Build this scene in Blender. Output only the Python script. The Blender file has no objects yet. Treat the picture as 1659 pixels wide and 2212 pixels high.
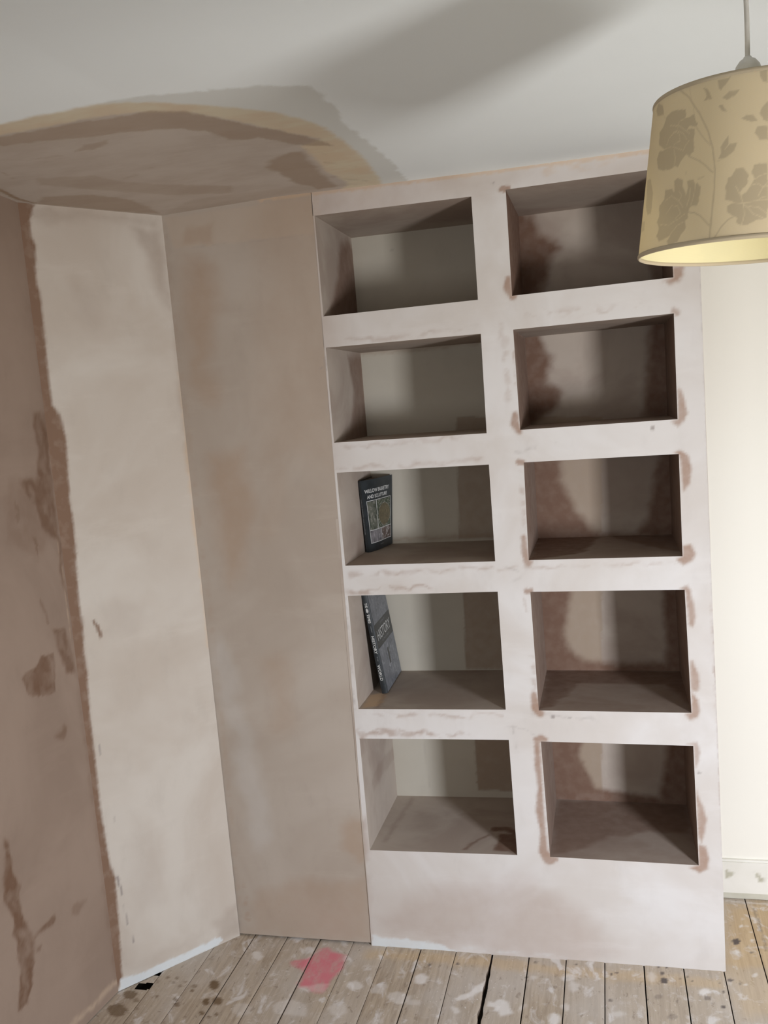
# A freshly plastered bedroom corner: built-in plaster bookcase, angled boxed-in
# wall, bare boards, a patterned drum shade hanging on its flex.
# World: metres, z up, bookcase front in the plane y = 0, camera side at y < 0.
import bpy, math, random
import numpy as np
from mathutils import Vector, Matrix

CAM_LOC=(1.40618, -2.63496, 1.74949)
CAM_ROWS=[[0.9687494, 0.2355083, -0.0778491], [0.0476717, 0.1312253, 0.9902057], [0.2434175, -0.9629723, 0.1158973]]
FOCAL_PX=1929.515
OPENINGS=[[[(0.5983, 2.3324), (1.0694, 2.3269), (1.0694, 2.0371), (0.5994, 2.0363)], [(0.5988, 1.9427), (1.0714, 1.9397), (1.0697, 1.6508), (0.5992, 1.6541)], [(0.5998, 1.5614), (1.0703, 1.558), (1.0706, 1.2673), (0.602, 1.2697)], [(0.6022, 1.1738), (1.072, 1.1746), (1.0736, 0.8067), (0.6057, 0.8052)], [(0.6014, 0.7078), (1.0769, 0.7107), (1.0802, 0.3377), (0.6044, 0.3314)]], [[(1.1679, 2.3331), (1.6045, 2.3341), (1.6095, 2.0415), (1.1678, 2.038)], [(1.1654, 1.9426), (1.6072, 1.9443), (1.606, 1.653), (1.168, 1.6536)], [(1.1727, 1.5582), (1.6057, 1.5554), (1.6047, 1.2634), (1.1702, 1.2674)], [(1.1693, 1.1715), (1.6069, 1.166), (1.6121, 0.8005), (1.1732, 0.805)], [(1.174, 0.707), (1.6136, 0.7006), (1.6158, 0.3312), (1.1811, 0.3368)]]]
LAMP=[1.62445, -1.25105, 1.92772, 2.13418, 0.14875, 0.12923, 0.04854, -0.0183]
HOLES=[[(-0.1115, -0.307), (-0.1124, -0.2821), (-0.0764, -0.2739), (-0.0649, -0.2739), (-0.0658, -0.3115), (-0.099, -0.3121)], [(-0.0799, -0.2372), (-0.0763, -0.2193), (-0.0648, -0.2212), (-0.0639, -0.2366)]]
MARKS={
 'ceiling':[
  ('P',2,0.75,0.006,0.0107,[(0.4767,-0.9276),(0.5655,-0.9208),(0.6872,-0.9024),(0.7774,-0.8825),(0.8675,-0.8488),(0.8801,-0.7815),(0.8802,-0.7228),(0.8669,-0.6189),(0.8759,-0.494),(0.889,-0.2918),(0.8905,0.0179),(0.7189,0.221),(0.2722,0.1515),(-0.1953,-0.3775),(0.1589,-0.8486)],0),
  ('P',1,0.95,0.0095,0.0048,[(0.1396,-0.9135),(0.2157,-0.9242),(0.2844,-0.9274),(0.3597,-0.9264),(0.4444,-0.926),(0.5479,-0.8878),(0.6255,-0.8353),(0.694,-0.7775),(0.7555,-0.719),(0.7882,-0.6606),(0.8167,-0.5801),(0.8298,-0.4329),(0.8338,-0.2707),(0.8195,-0.0724),(0.8061,0.0207),(0.5714,0.1981),(-0.0679,0.1669),(-0.2886,-0.3737)],0),
  ('P',4,1,0.0095,0.0072,[(0.0993,-0.8628),(0.1745,-0.8694),(0.2958,-0.864),(0.3749,-0.8661),(0.445,-0.8557),(0.5187,-0.8333),(0.5936,-0.7906),(0.6484,-0.7208),(0.6856,-0.6506),(0.7347,-0.571),(0.7793,-0.4985),(0.7207,-0.4639),(0.7193,-0.3656),(0.7073,-0.2333),(0.7171,-0.1346),(0.7215,-0.0559),(0.5714,0.1981),(-0.0679,0.1669),(-0.2886,-0.3737)],0),
  ('P',0,0.62,0.006,0.0072,[(0.1667,-0.8591),(0.2771,-0.8531),(0.3653,-0.8509),(0.436,-0.8404),(0.5214,-0.8384),(0.5817,-0.8101),(0.6269,-0.746),(0.6631,-0.6774),(0.7275,-0.5827),(0.7848,-0.479),(0.7915,-0.4242),(0.7132,-0.4767),(0.6557,-0.5749),(0.6068,-0.5695),(0.583,-0.5909),(0.5667,-0.6627),(0.5197,-0.7071),(0.4635,-0.7302),(0.4045,-0.7474),(0.3196,-0.76),(0.2312,-0.7859),(0.1264,-0.8054),(0.0631,-0.8171),(0.0993,-0.8628)],0),
  ('L',4,1,0.006,0.006,[(0.5694,-0.7168),(0.6036,-0.669),(0.6265,-0.6301)],0.0048),
  ('P',0,0.5,0.0048,0.006,[(0.2368,-0.6859),(0.288,-0.7189),(0.3423,-0.7165),(0.3225,-0.6874),(0.2806,-0.678)],0),
  ('P',0,0.35,0.0095,0.0083,[(0.0351,-0.5481),(0.1043,-0.5216),(0.1669,-0.4941),(0.1984,-0.4116),(0.2517,-0.3344),(0.4233,-0.1989),(0.392,-0.1263),(0.2488,-0.1922),(0.1426,-0.3152),(0.0663,-0.4211),(0.0057,-0.4865)],0),
  ('L',0,0.25,0.0072,0.0072,[(0.1713,-0.4119),(0.2555,-0.4407),(0.3196,-0.4734)],0.0072),
  ('P',0,0.7,0.0107,0.0083,[(0.6106,-0.3808),(0.685,-0.4311),(0.7075,-0.4184),(0.6997,-0.329),(0.6906,-0.222),(0.685,-0.0963),(0.6947,-0.0361),(0.6283,-0.0277),(0.5903,-0.125),(0.5874,-0.2677),(0.5719,-0.3137)],0),
  ('P',1,1,0.006,0.0072,[(0.7257,-0.4611),(0.7734,-0.443),(0.8082,-0.3145),(0.817,-0.1574),(0.7726,-0.1403),(0.7268,-0.2111),(0.7183,-0.3083)],0),
  ('L',0,0.28,0.0048,0.006,[(0.676,-0.1763),(0.7243,-0.113),(0.7773,-0.0574),(0.7956,-0.0103)],[0.0083,0.006,0.0048,0.0036]),
  ('L',0,0.35,0.0048,0.006,[(0.729,-0.3021),(0.7673,-0.2598),(0.7929,-0.214)],[0.0036,0.0048,0.0024]),
  ('L',0,0.35,0.0048,0.006,[(0.722,-0.4325),(0.7465,-0.3962),(0.7572,-0.3718)],0.0036),
  ('L',0,0.5,0.0072,0.0072,[(-0.0017,-0.635),(-0.0031,-0.6065),(-0.0118,-0.5766)],0.0036),
  ('L',0,0.3,0.006,0.0072,[(0.0631,-0.7211),(0.116,-0.6905),(0.1937,-0.6764)],0.0036),
  ('L',0,1,0.0036,0.0024,[(-0.0991,-0.578),(-0.1038,-0.4992),(-0.1239,-0.394),(-0.1131,-0.3366)],[0.0072,0.0072,0.0072,0.0048]),
  ('P',0,0.55,0.0095,0.0072,[(-0.0589,-0.3829),(0.0672,-0.3328),(0.1302,-0.2172),(0.1198,-0.088),(0.1083,-0.0224),(0.0294,-0.1198),(-0.0523,-0.2371),(-0.1142,-0.3244)],0),
  ('P',0,0.2,0.0119,0.0072,[(0.0995,-0.0057),(0.274,-0.1242),(0.4648,-0.0928),(0.6597,-0.0821),(0.7572,-0.0339),(0.5546,-0.023),(0.3353,0.0051)],0),
 ],
 'left':[
  ('P',0,0.85,0.012,0.012,[(0.0612,1.812),(-0.0045,1.8027),(0.0041,1.5759),(0.0098,1.2578),(0.0181,1.367),(0.0182,1.448),(0.0405,1.4557),(0.0915,1.4928),(0.1091,1.544),(0.1461,1.5871),(0.1706,1.6227),(0.083,1.6339),(0.0605,1.7035)],0),
  ('P',0,0.3,0.018,0.018,[(0.2226,1.6206),(0.0891,1.6261),(0.0241,1.4778),(0.133,1.3931),(0.2462,1.4794)],0),
  ('P',0,0.9,0.0045,0.0105,[(0.2541,1.1016),(0.1855,1.1143),(0.1602,1.1348),(0.1003,1.1247),(0.1157,1.0159),(0.1375,1.0064),(0.2014,1.0297),(0.2293,1.0469)],0),
  ('P',0,0.8,0.0105,0.0105,[(0.0929,1.195),(0.0377,1.1824),(0.0121,1.1026),(0.0076,1.0466),(0.0539,1.0506),(0.0745,1.1174)],0),
  ('P',0,0.6,0.009,0.0105,[(0.1432,0.8914),(0.0943,0.9139),(0.081,0.8917),(0.1091,0.8652)],0),
  ('P',0,0.5,0.0045,0.0075,[(0.2043,1.5783),(0.1852,1.5644),(0.1884,1.5215),(0.2037,1.5072)],0),
  ('P',0,0.6,0.0045,0.0075,[(0.1437,1.4786),(0.1138,1.4712),(0.1237,1.4069),(0.1339,1.4357)],0),
  ('L',0,0.5,0.0045,0.0075,[(0.1351,1.2883),(0.1264,1.2531),(0.111,1.2174)],0.0045),
  ('P',0,1,0.006,0.009,[(0.3898,0.7088),(0.3762,0.6827),(0.3698,0.5929),(0.3512,0.5325),(0.3559,0.4858),(0.3417,0.4327),(0.3197,0.3817),(0.3274,0.3116),(0.3366,0.254),(0.3633,0.2178),(0.399,0.2245),(0.3976,0.2713),(0.3779,0.3229),(0.3842,0.3971),(0.3922,0.4834),(0.4152,0.5548)],0),
  ('L',0,0.8,0.006,0.0075,[(0.3193,0.3837),(0.2803,0.3897),(0.2383,0.3842)],[0.0075,0.0075,0.0135]),
  ('P',0,0.45,0.0075,0.009,[(0.1514,0.3767),(0.1125,0.377),(0.0868,0.3639),(0.1311,0.3428),(0.156,0.3558)],0),
  ('P',0,0.6,0.0045,0.006,[(0.3105,0.3516),(0.2965,0.3459),(0.3028,0.3327),(0.3129,0.3389)],0),
  ('L',0,0.35,0.015,0.009,[(-0.0138,2.3756),(-0.0069,1.6301),(-0.0021,1.2569),(0.006,0.7385),(0.0008,0.0472)],0.006),
  ('L',1,0.6,0.0023,0.0023,[(-0.0089,1.7872),(0.0021,1.622)],0.0018),
  ('L',1,0.7,0.0023,0.0023,[(0.0241,1.4778),(0.0124,1.3594),(0.0102,1.1443)],0.0018),
  ('L',1,0.8,0.0075,0.0075,[(0.003,0.0392),(0.0851,0.0319),(0.1896,0.0407),(0.2392,0.0431)],0.0075),
 ],
 'pale':[
  ('P',0,1,0.0059,0.0024,[(-0.0208,2.4079),(0.0464,2.3953),(0.0267,2.3491),(0.0261,2.3044),(0.0344,2.2794),(0.0231,2.1887),(0.0307,2.1371),(0.0277,2.0719),(0.0273,2.0064),(0.0253,1.9272),(0.0242,1.8342),(0.0455,1.7929),(0.0518,1.7249),(0.0474,1.6572),(0.0394,1.5483),(0.0434,1.4926),(0.0399,1.4097),(0.0338,1.3267),(0.03,1.2288),(0.034,1.1713),(0.0255,1.1017),(0.0278,1.0295),(0.0208,0.9155),(0.0199,0.7696),(0.0162,0.6227),(0.0202,0.5015),(0.0225,0.425),(0.0345,0.367),(0.03,0.269),(0.0267,0.1931),(0.0221,0.1175),(0.017,0.0385),(-0.0095,-0.0083),(-0.0694,0.0979),(-0.0813,1.9293)],0),
  ('L',0,0.9,0.0029,0.0029,[(0.0671,1.1789),(0.0745,1.1588),(0.0808,1.1287)],[0.0044,0.0052,0.0052]),
  ('L',2,0.6,0.0015,0.0015,[(0.0352,0.8019),(0.0369,0.769)],0.0022),
  ('L',2,0.4,0.0015,0.0015,[(0.0537,0.562),(0.0562,0.546)],0.0015),
  ('L',2,0.9,0.0022,0.0029,[(0.0419,0.3672),(0.0464,0.3316),(0.0509,0.2944)],[0.0044,0.0037,0.0015]),
  ('L',2,0.8,0.0015,0.0015,[(0.0498,0.2732),(0.0535,0.2048)],0.0019),
  ('L',2,0.8,0.0015,0.0015,[(0.0637,0.1645),(0.0662,0.1351)],0.0019),
  ('P',3,1,0.0029,0.0059,[(0.0142,0.0398),(0.0258,0.0374),(0.0667,0.0244),(0.0852,0.0253),(0.1479,0.028),(0.2284,0.0285),(0.2698,0.0295),(0.303,0.0262),(0.3254,0.0295),(0.3575,0.0253),(0.3678,0.009),(0.329,0.0012),(0.2248,-0.0026),(0.0663,-0.004),(0.0032,-0.0019)],0),
  ('P',0,0.3,0.0221,0.0177,[(0.3268,2.353),(0.4196,2.3462),(0.434,2.078),(0.3916,2.1481),(0.3551,2.2585)],0),
  ('P',0,0.22,0.0221,0.0147,[(0.0456,2.3889),(0.42,2.3881),(0.4213,2.3603),(0.2086,2.3705),(0.0464,2.3443)],0),
  ('P',0,0.25,0.0088,0.0088,[(0.0409,2.3821),(0.0906,2.3891),(0.1281,2.3743),(0.0994,2.355),(0.0351,2.3561)],0),
  ('L',1,0.5,0.0088,0.0088,[(0.435,2.0204),(0.4334,1.8462),(0.4307,1.5501),(0.4336,1.3379),(0.4301,1.1227),(0.4258,1.0144)],[0.0044,0.0059,0.0118,0.0088,0.0059,0.0044]),
  ('L',0,0.25,0.0147,0.0118,[(0.429,2.2061),(0.43,1.817),(0.4329,1.6098)],[0.0088,0.0074,0.0133]),
  ('P',0,0.25,0.0177,0.0118,[(0.3499,0.0938),(0.4336,0.1089),(0.4293,0.009),(0.344,0.0129)],0),
  ('P',0,0.13,0.0368,0.0177,[(0.1325,2.1934),(0.2086,2.1426),(0.1674,2.0334),(0.1193,2.0866)],0),
  ('P',0,0.13,0.0368,0.0177,[(0.1272,1.2395),(0.2117,1.2095),(0.185,1.1114),(0.1011,1.1433)],0),
  ('P',0,0.12,0.0442,0.0177,[(0.1185,0.558),(0.1683,0.4633),(0.1714,0.2259),(0.0777,0.2179)],0),
  ('P',0,0.15,0.0265,0.0147,[(0.0342,0.2054),(0.0742,0.0621),(0.2983,0.0581),(0.0715,0.0396),(0.0163,0.0576)],0),
 ],
 'face':[
  ('L',0,0.85,0.0042,0.0042,[(1.1572,2.3353),(1.1701,2.3336)],0.0098),
  ('L',0,0.8,0.0056,0.0021,[(1.1602,2.087),(1.1573,2.0612),(1.1703,2.0364),(1.1754,2.0333)],[0.0084,0.0126,0.0112,0.0056]),
  ('P',0,0.8,0.007,0.0042,[(1.609,2.0716),(1.6344,2.0725),(1.6371,2.0474),(1.6256,2.0312),(1.6059,2.0246),(1.5819,2.0322),(1.6065,2.0408)],0),
  ('L',0,0.6,0.0056,0.0021,[(1.6079,1.9505),(1.615,1.9448)],0.0084),
  ('L',0,0.8,0.0056,0.0021,[(1.1565,1.6999),(1.1536,1.6731),(1.1656,1.6493)],[0.0084,0.0126,0.0084]),
  ('L',0,0.5,0.0028,0.0028,[(1.1638,1.886),(1.1631,1.7865)],0.0028),
  ('P',0,0.75,0.0056,0.0022,[(1.6097,1.7396),(1.6216,1.7297),(1.6278,1.6971),(1.6329,1.6685),(1.6247,1.6484),(1.6081,1.6328),(1.5888,1.6458),(1.6065,1.6549)],0),
  ('L',0,0.8,0.0042,0.0042,[(1.1589,1.5603),(1.1708,1.5568)],0.0084),
  ('L',0,0.3,0.0056,0.0021,[(1.162,1.5437),(1.1635,1.365)],0.007),
  ('P',0,0.8,0.0056,0.0022,[(1.5917,1.5598),(1.6106,1.5664),(1.631,1.5495),(1.6383,1.5125),(1.6318,1.4697),(1.6136,1.4484),(1.6075,1.5497)],0),
  ('L',0,0.75,0.0056,0.0021,[(1.1592,1.3374),(1.1604,1.2887),(1.1666,1.2563),(1.1778,1.2615)],[0.007,0.0098,0.0098,0.0042]),
  ('P',0,0.8,0.0056,0.0022,[(1.6067,1.2949),(1.628,1.2967),(1.6408,1.2709),(1.6313,1.2485),(1.6083,1.2372),(1.5838,1.2555),(1.6042,1.2629)],0),
  ('L',0,0.8,0.0042,0.0042,[(1.1577,1.1738),(1.1714,1.1734)],0.0084),
  ('L',0,0.35,0.0028,0.0028,[(1.1481,1.1514),(1.1567,1.1102)],0.0028),
  ('P',0,0.75,0.0056,0.0022,[(1.5931,1.1689),(1.6137,1.1792),(1.6231,1.16),(1.6303,1.1166),(1.6341,1.0826),(1.6256,1.0555),(1.6157,1.0625),(1.608,1.1604)],0),
  ('L',0,0.35,0.007,0.0042,[(1.1609,0.9704),(1.1653,0.8552)],0.0084),
  ('L',0,0.85,0.0056,0.0021,[(1.1611,0.8552),(1.1656,0.8117),(1.1757,0.7957)],[0.0084,0.014,0.0126]),
  ('L',0,0.7,0.0056,0.0021,[(1.6181,0.9529),(1.6255,0.9115),(1.6255,0.8755)],[0.0042,0.0112,0.0112]),
  ('P',0,0.8,0.0056,0.0022,[(1.6149,0.8631),(1.6307,0.8423),(1.6358,0.8075),(1.6274,0.7866),(1.6067,0.778),(1.5946,0.7975),(1.6126,0.8004)],0),
  ('L',0,0.85,0.0056,0.0021,[(1.1598,0.7124),(1.174,0.717),(1.1877,0.7128)],[0.0084,0.0112,0.007]),
  ('L',0,0.8,0.0056,0.0021,[(1.162,0.7021),(1.1606,0.6285),(1.1638,0.562),(1.1582,0.4873),(1.1638,0.4126),(1.1618,0.3522),(1.1774,0.3288),(1.1972,0.3298)],[0.0084,0.0098,0.007,0.0126,0.0084,0.014,0.0182,0.0084]),
  ('L',0,0.25,0.0056,0.0021,[(1.1732,0.7023),(1.184,0.3457)],0.0084),
  ('P',0,0.6,0.0056,0.0022,[(1.5976,0.7062),(1.6235,0.7123),(1.6314,0.6815),(1.6251,0.6461),(1.6168,0.6317),(1.6141,0.6995)],0),
  ('P',0,0.75,0.0056,0.0022,[(1.6171,0.5664),(1.6239,0.5395),(1.6358,0.5113),(1.6436,0.4758),(1.6357,0.4324),(1.6242,0.4002),(1.6175,0.4317)],0),
  ('P',0,0.85,0.0056,0.0022,[(1.6175,0.3956),(1.6382,0.3922),(1.6459,0.3535),(1.6396,0.3198),(1.6183,0.307),(1.5902,0.323),(1.6153,0.3316)],0),
  ('L',0,0.45,0.0028,0.0028,[(1.6777,1.075),(1.68,1.0315),(1.6828,1.0002)],[0.0014,0.007,0.0014]),
  ('L',0,0.45,0.0028,0.0028,[(1.6802,0.9593),(1.6828,0.925),(1.6857,0.8976)],[0.0014,0.007,0.0014]),
  ('L',0,0.4,0.0028,0.0028,[(1.6771,1.129),(1.6846,0.4345),(1.6893,0.0116)],0.0017),
  ('L',2,0.4,0.0021,0.0014,[(1.6807,2.0574),(1.6815,1.2627),(1.6846,0.4345)],0.0011),
  ('P',0,0.3,0.056,0.028,[(0.6197,0.1187),(0.8273,0.2269),(1.1224,0.259),(1.2168,0.173),(1.3638,0.046),(1.1774,-0.0304),(0.659,0.0245)],0),
  ('P',0,0.25,0.028,0.0168,[(0.992,0.2517),(1.1358,0.2445),(1.1143,0.1201),(0.983,0.1112)],0),
  ('P',3,0.9,0.0042,0.007,[(0.586,0.0321),(0.6905,0.0301),(0.8127,0.023),(0.8714,-0.0012),(0.5827,-0.0072)],0),
  ('L',3,0.5,0.0056,0.007,[(0.8874,0.0127),(1.0645,0.0106),(1.2077,0.0031)],0.0056),
  ('L',0,0.35,0.0056,0.0112,[(0.6164,1.2383),(0.8282,1.2433),(1.0563,1.2544)],[0.007,0.007,0.0042]),
  ('L',0,0.45,0.0056,0.0112,[(0.6091,1.1884),(0.7362,1.1909),(0.8679,1.1945)],[0.0112,0.0084,0.0042]),
  ('L',0,0.35,0.0056,0.0112,[(0.6212,0.7931),(0.7937,0.7854),(1.0547,0.7875)],[0.0084,0.0056,0.0042]),
  ('L',0,0.5,0.0056,0.0112,[(0.611,0.7272),(0.7149,0.7331),(0.8629,0.723),(0.9506,0.7271)],[0.0126,0.0098,0.0084,0.0042]),
  ('L',0,0.3,0.0056,0.0112,[(0.6052,1.5771),(0.8529,1.5721),(1.0494,1.5753)],[0.007,0.007,0.0056]),
  ('L',0,0.28,0.0056,0.0112,[(0.6182,1.6406),(0.801,1.6426),(0.9987,1.6431)],[0.0056,0.007,0.0042]),
  ('L',0,0.3,0.0056,0.0112,[(0.6119,1.9543),(0.8113,1.9549),(1.061,1.958)],[0.007,0.0056,0.0042]),
  ('L',0,0.3,0.007,0.0112,[(1.1698,1.9842),(1.3517,1.9763),(1.5401,1.9725)],[0.0084,0.0112,0.007]),
  ('L',0,0.22,0.007,0.0112,[(1.1351,1.9613),(1.1336,1.829),(1.1454,1.694)],0.0084),
  ('L',0,0.3,0.0056,0.0084,[(1.0791,1.2424),(1.1797,1.2461),(1.5859,1.2461)],[0.0056,0.0042,0.0028]),
  ('L',1,0.55,0.0028,0.0042,[(0.4286,2.3998),(0.6339,2.396),(0.804,2.3922),(1.1158,2.3878),(1.5573,2.3839)],[0.0042,0.0056,0.0056,0.0056,0.007]),
  ('L',1,0.3,0.007,0.0056,[(1.2832,2.3676),(1.4343,2.3692),(1.5566,2.367)],0.0098),
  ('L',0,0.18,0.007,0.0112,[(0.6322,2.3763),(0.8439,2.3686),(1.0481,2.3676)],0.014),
  ('L',2,0.8,0.0021,0.0014,[(1.5385,1.6338),(1.5384,1.6312)],0.0056),
  ('L',2,0.8,0.0021,0.0014,[(1.2125,0.7859),(1.2152,0.7859)],0.0056),
  ('L',2,0.5,0.0021,0.0014,[(1.2631,0.7834),(1.2658,0.7834)],0.0035),
  ('L',2,0.6,0.0021,0.0014,[(1.1335,2.3549),(1.1361,2.3546)],0.0035),
  ('L',2,0.7,0.0021,0.0014,[(1.6241,0.6191),(1.6267,0.6192)],0.0042),
  ('L',2,0.3,0.0042,0.0084,[(1.1527,1.592),(1.2406,1.6065),(1.2673,1.6115)],0.0042),
  ('L',2,0.3,0.0042,0.0084,[(1.0906,1.2491),(1.1655,1.2368),(1.1083,1.1991)],0.0042),
  ('L',2,0.3,0.0042,0.007,[(1.1536,0.797),(1.2359,0.7861),(1.3577,0.7814)],0.0042),
  ('L',2,0.35,0.0028,0.0056,[(1.0695,0.7523),(1.1229,0.75),(1.1633,0.7241)],0.0021),
  ('L',2,0.3,0.0028,0.0042,[(1.095,0.7526),(1.0951,0.7084),(1.1028,0.6494)],0.0028),
  ('P',0,0.3,0.084,0.028,[(0.4382,2.4958),(1.0546,2.4623),(1.0601,2.3468),(0.6454,2.2),(0.5842,1.5927),(0.3488,1.6072)],0),  # dimmer, warmer light of the top left painted in, over slightly browner plaster
  ('P',0,0.16,0.035,0.021,[(0.6191,2.3913),(1.5936,2.386),(1.6026,2.3121),(0.6274,2.3234)],0),  # same warm dimming painted along the top bar
  ('P',0,0.55,0.049,0.021,[(0.1673,2.2545),(0.2661,2.2293),(0.2695,2.1165),(0.2139,1.9652),(0.1604,1.8395),(0.1529,2.0571)],0),
  ('P',0,0.4,0.014,0.0112,[(0.1775,2.3445),(0.2715,2.3511),(0.2682,2.2918),(0.1636,2.2915)],0),
  ('L',0,0.4,0.035,0.021,[(0.1888,1.8808),(0.1999,1.8363)],0.0308),
  ('P',0,0.55,0.042,0.021,[(0.1808,1.6323),(0.2903,1.6474),(0.3106,1.4619),(0.2748,1.344),(0.2127,1.2096),(0.1757,1.3933)],0),
  ('L',0,0.35,0.049,0.021,[(0.3464,0.9464),(0.3443,0.7598)],0.042),
  ('P',0,0.5,0.0196,0.014,[(0.5148,0.4012),(0.5525,0.4375),(0.5935,0.4438),(0.5963,0.3095),(0.555,0.2835),(0.5155,0.3375)],0),
  ('P',0,0.4,0.0308,0.0168,[(0.1573,0.0381),(0.2031,0.1581),(0.3572,0.2164),(0.5818,0.2289),(0.5772,0.0022),(0.1196,0.0017)],0),
  ('P',0,0.3,0.028,0.0168,[(0.431,0.1391),(0.5818,0.2289),(0.5772,0.0022),(0.4206,0.0234)],0),
  ('L',0,0.5,0.0028,0.0028,[(0.2774,0.1708),(0.2692,0.1207),(0.2694,0.0709)],[0.0014,0.0035,0.0014]),
  ('L',0,0.4,0.007,0.0042,[(0.1491,0.2048),(0.1514,0.0629)],[0.0028,0.0112]),
  ('L',0,0.22,0.042,0.028,[(0.4029,2.1445),(0.4245,1.7469),(0.358,1.3855)],0.028),
  ('L',3,0.15,0.028,0.028,[(0.1425,1.0102),(0.1915,0.6947),(0.2247,0.3731)],0.035),
  ('L',2,0.3,0.0017,0.0014,[(0.1367,2.2904),(0.3562,2.2828),(0.6088,2.2786)],0.0014),
  ('P',1,0.12,0.0056,0.0056,[(0.1068,2.3881),(0.6185,2.3847),(0.6088,2.2786),(0.1368,2.2918)],0),
  ('L',0,0.2,0.0084,0.0056,[(0.1083,2.3599),(0.1116,1.9745),(0.1225,1.4258),(0.1341,0.9319),(0.1234,0.1198)],0.007),
  ('L',2,0.6,0.0014,0.0014,[(0.5775,1.8835),(0.5788,1.882)],0.0028),
  ('L',2,0.5,0.0021,0.0042,[(0.5944,1.9239),(0.5945,1.8751)],0.0028),
  ('L',2,0.5,0.0021,0.0042,[(0.5893,0.8692),(0.5931,0.8235)],0.0042),
  ('L',2,0.25,0.0042,0.0056,[(0.5923,1.1696),(0.5933,1.0053),(0.5918,0.8082)],0.0042),
 ],
 'back':[
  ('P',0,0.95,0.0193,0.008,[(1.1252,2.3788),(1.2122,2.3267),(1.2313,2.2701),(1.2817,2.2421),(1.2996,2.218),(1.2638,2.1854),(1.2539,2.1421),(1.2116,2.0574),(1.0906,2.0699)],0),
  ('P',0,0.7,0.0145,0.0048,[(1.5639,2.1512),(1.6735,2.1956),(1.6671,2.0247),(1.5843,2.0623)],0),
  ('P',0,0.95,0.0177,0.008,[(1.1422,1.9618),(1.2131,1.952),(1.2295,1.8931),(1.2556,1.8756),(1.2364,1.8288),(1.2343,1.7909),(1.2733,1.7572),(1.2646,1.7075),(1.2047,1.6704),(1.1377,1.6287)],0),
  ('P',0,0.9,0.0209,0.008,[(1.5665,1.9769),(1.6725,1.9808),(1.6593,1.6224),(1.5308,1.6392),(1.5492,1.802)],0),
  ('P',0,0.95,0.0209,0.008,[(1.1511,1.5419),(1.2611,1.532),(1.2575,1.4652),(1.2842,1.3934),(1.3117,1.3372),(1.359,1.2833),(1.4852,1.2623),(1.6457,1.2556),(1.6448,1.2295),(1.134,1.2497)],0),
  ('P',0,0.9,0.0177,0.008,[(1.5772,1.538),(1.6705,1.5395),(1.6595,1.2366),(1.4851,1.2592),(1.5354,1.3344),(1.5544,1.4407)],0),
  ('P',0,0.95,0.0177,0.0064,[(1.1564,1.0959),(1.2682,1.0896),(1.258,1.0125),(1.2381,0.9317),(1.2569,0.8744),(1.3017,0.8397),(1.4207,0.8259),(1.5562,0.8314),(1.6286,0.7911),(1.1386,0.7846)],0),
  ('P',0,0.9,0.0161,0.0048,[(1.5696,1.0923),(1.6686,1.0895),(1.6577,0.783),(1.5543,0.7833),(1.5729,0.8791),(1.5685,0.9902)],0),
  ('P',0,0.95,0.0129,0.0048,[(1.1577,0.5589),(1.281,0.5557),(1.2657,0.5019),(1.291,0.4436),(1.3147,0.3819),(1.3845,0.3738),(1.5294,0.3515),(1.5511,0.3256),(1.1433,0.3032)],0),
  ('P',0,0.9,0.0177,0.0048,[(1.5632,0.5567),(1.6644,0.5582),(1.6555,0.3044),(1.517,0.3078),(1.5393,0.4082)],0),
  ('P',4,0.8,0.0024,0.0016,[(0.9172,1.6993),(1.4,1.6638),(1.3814,1.2792),(0.8992,1.2753)],0),
  ('P',4,0.9,0.0024,0.0016,[(0.9004,1.1029),(1.3723,1.0899),(1.3587,0.8084),(0.8904,0.8108)],0),
  ('P',4,1,0.0019,0.0016,[(0.9036,0.5638),(1.3472,0.57),(1.3371,0.3606),(0.902,0.363)],0),
  ('L',0,0.5,0.0064,0.008,[(0.6646,1.2832),(0.9127,1.2829),(1.0411,1.2808)],0.0064),
  ('L',0,0.5,0.0064,0.0064,[(0.5922,1.9397),(0.7976,1.9369),(1.0205,1.9427)],0.0064),
  ('L',2,0.6,0.0016,0.0016,[(0.7364,2.2761),(0.7395,2.2742)],0.0032),
  ('L',2,0.2,0.0016,0.0016,[(0.7184,0.5438),(0.7278,0.3685)],0.0013),
 ],
 'lining_a':[
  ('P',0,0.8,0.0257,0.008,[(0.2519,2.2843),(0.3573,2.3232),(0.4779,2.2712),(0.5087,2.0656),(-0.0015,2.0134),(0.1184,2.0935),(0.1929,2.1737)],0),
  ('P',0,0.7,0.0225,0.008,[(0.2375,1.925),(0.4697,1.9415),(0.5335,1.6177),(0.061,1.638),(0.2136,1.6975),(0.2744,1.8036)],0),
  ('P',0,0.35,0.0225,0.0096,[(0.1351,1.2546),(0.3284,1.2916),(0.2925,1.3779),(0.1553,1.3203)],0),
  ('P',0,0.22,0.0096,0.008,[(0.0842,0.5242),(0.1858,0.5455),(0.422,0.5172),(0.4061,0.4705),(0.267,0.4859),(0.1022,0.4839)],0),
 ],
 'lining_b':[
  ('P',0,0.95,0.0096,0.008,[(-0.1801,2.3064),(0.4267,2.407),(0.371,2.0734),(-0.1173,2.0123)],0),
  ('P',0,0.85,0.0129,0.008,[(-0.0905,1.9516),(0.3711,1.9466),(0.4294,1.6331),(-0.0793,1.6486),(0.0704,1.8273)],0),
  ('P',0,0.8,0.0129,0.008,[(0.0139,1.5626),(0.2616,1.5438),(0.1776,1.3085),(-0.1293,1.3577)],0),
  ('L',0,0.7,0.0032,0.0016,[(0.0594,1.156),(0.1398,0.8078)],0.0032),
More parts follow.
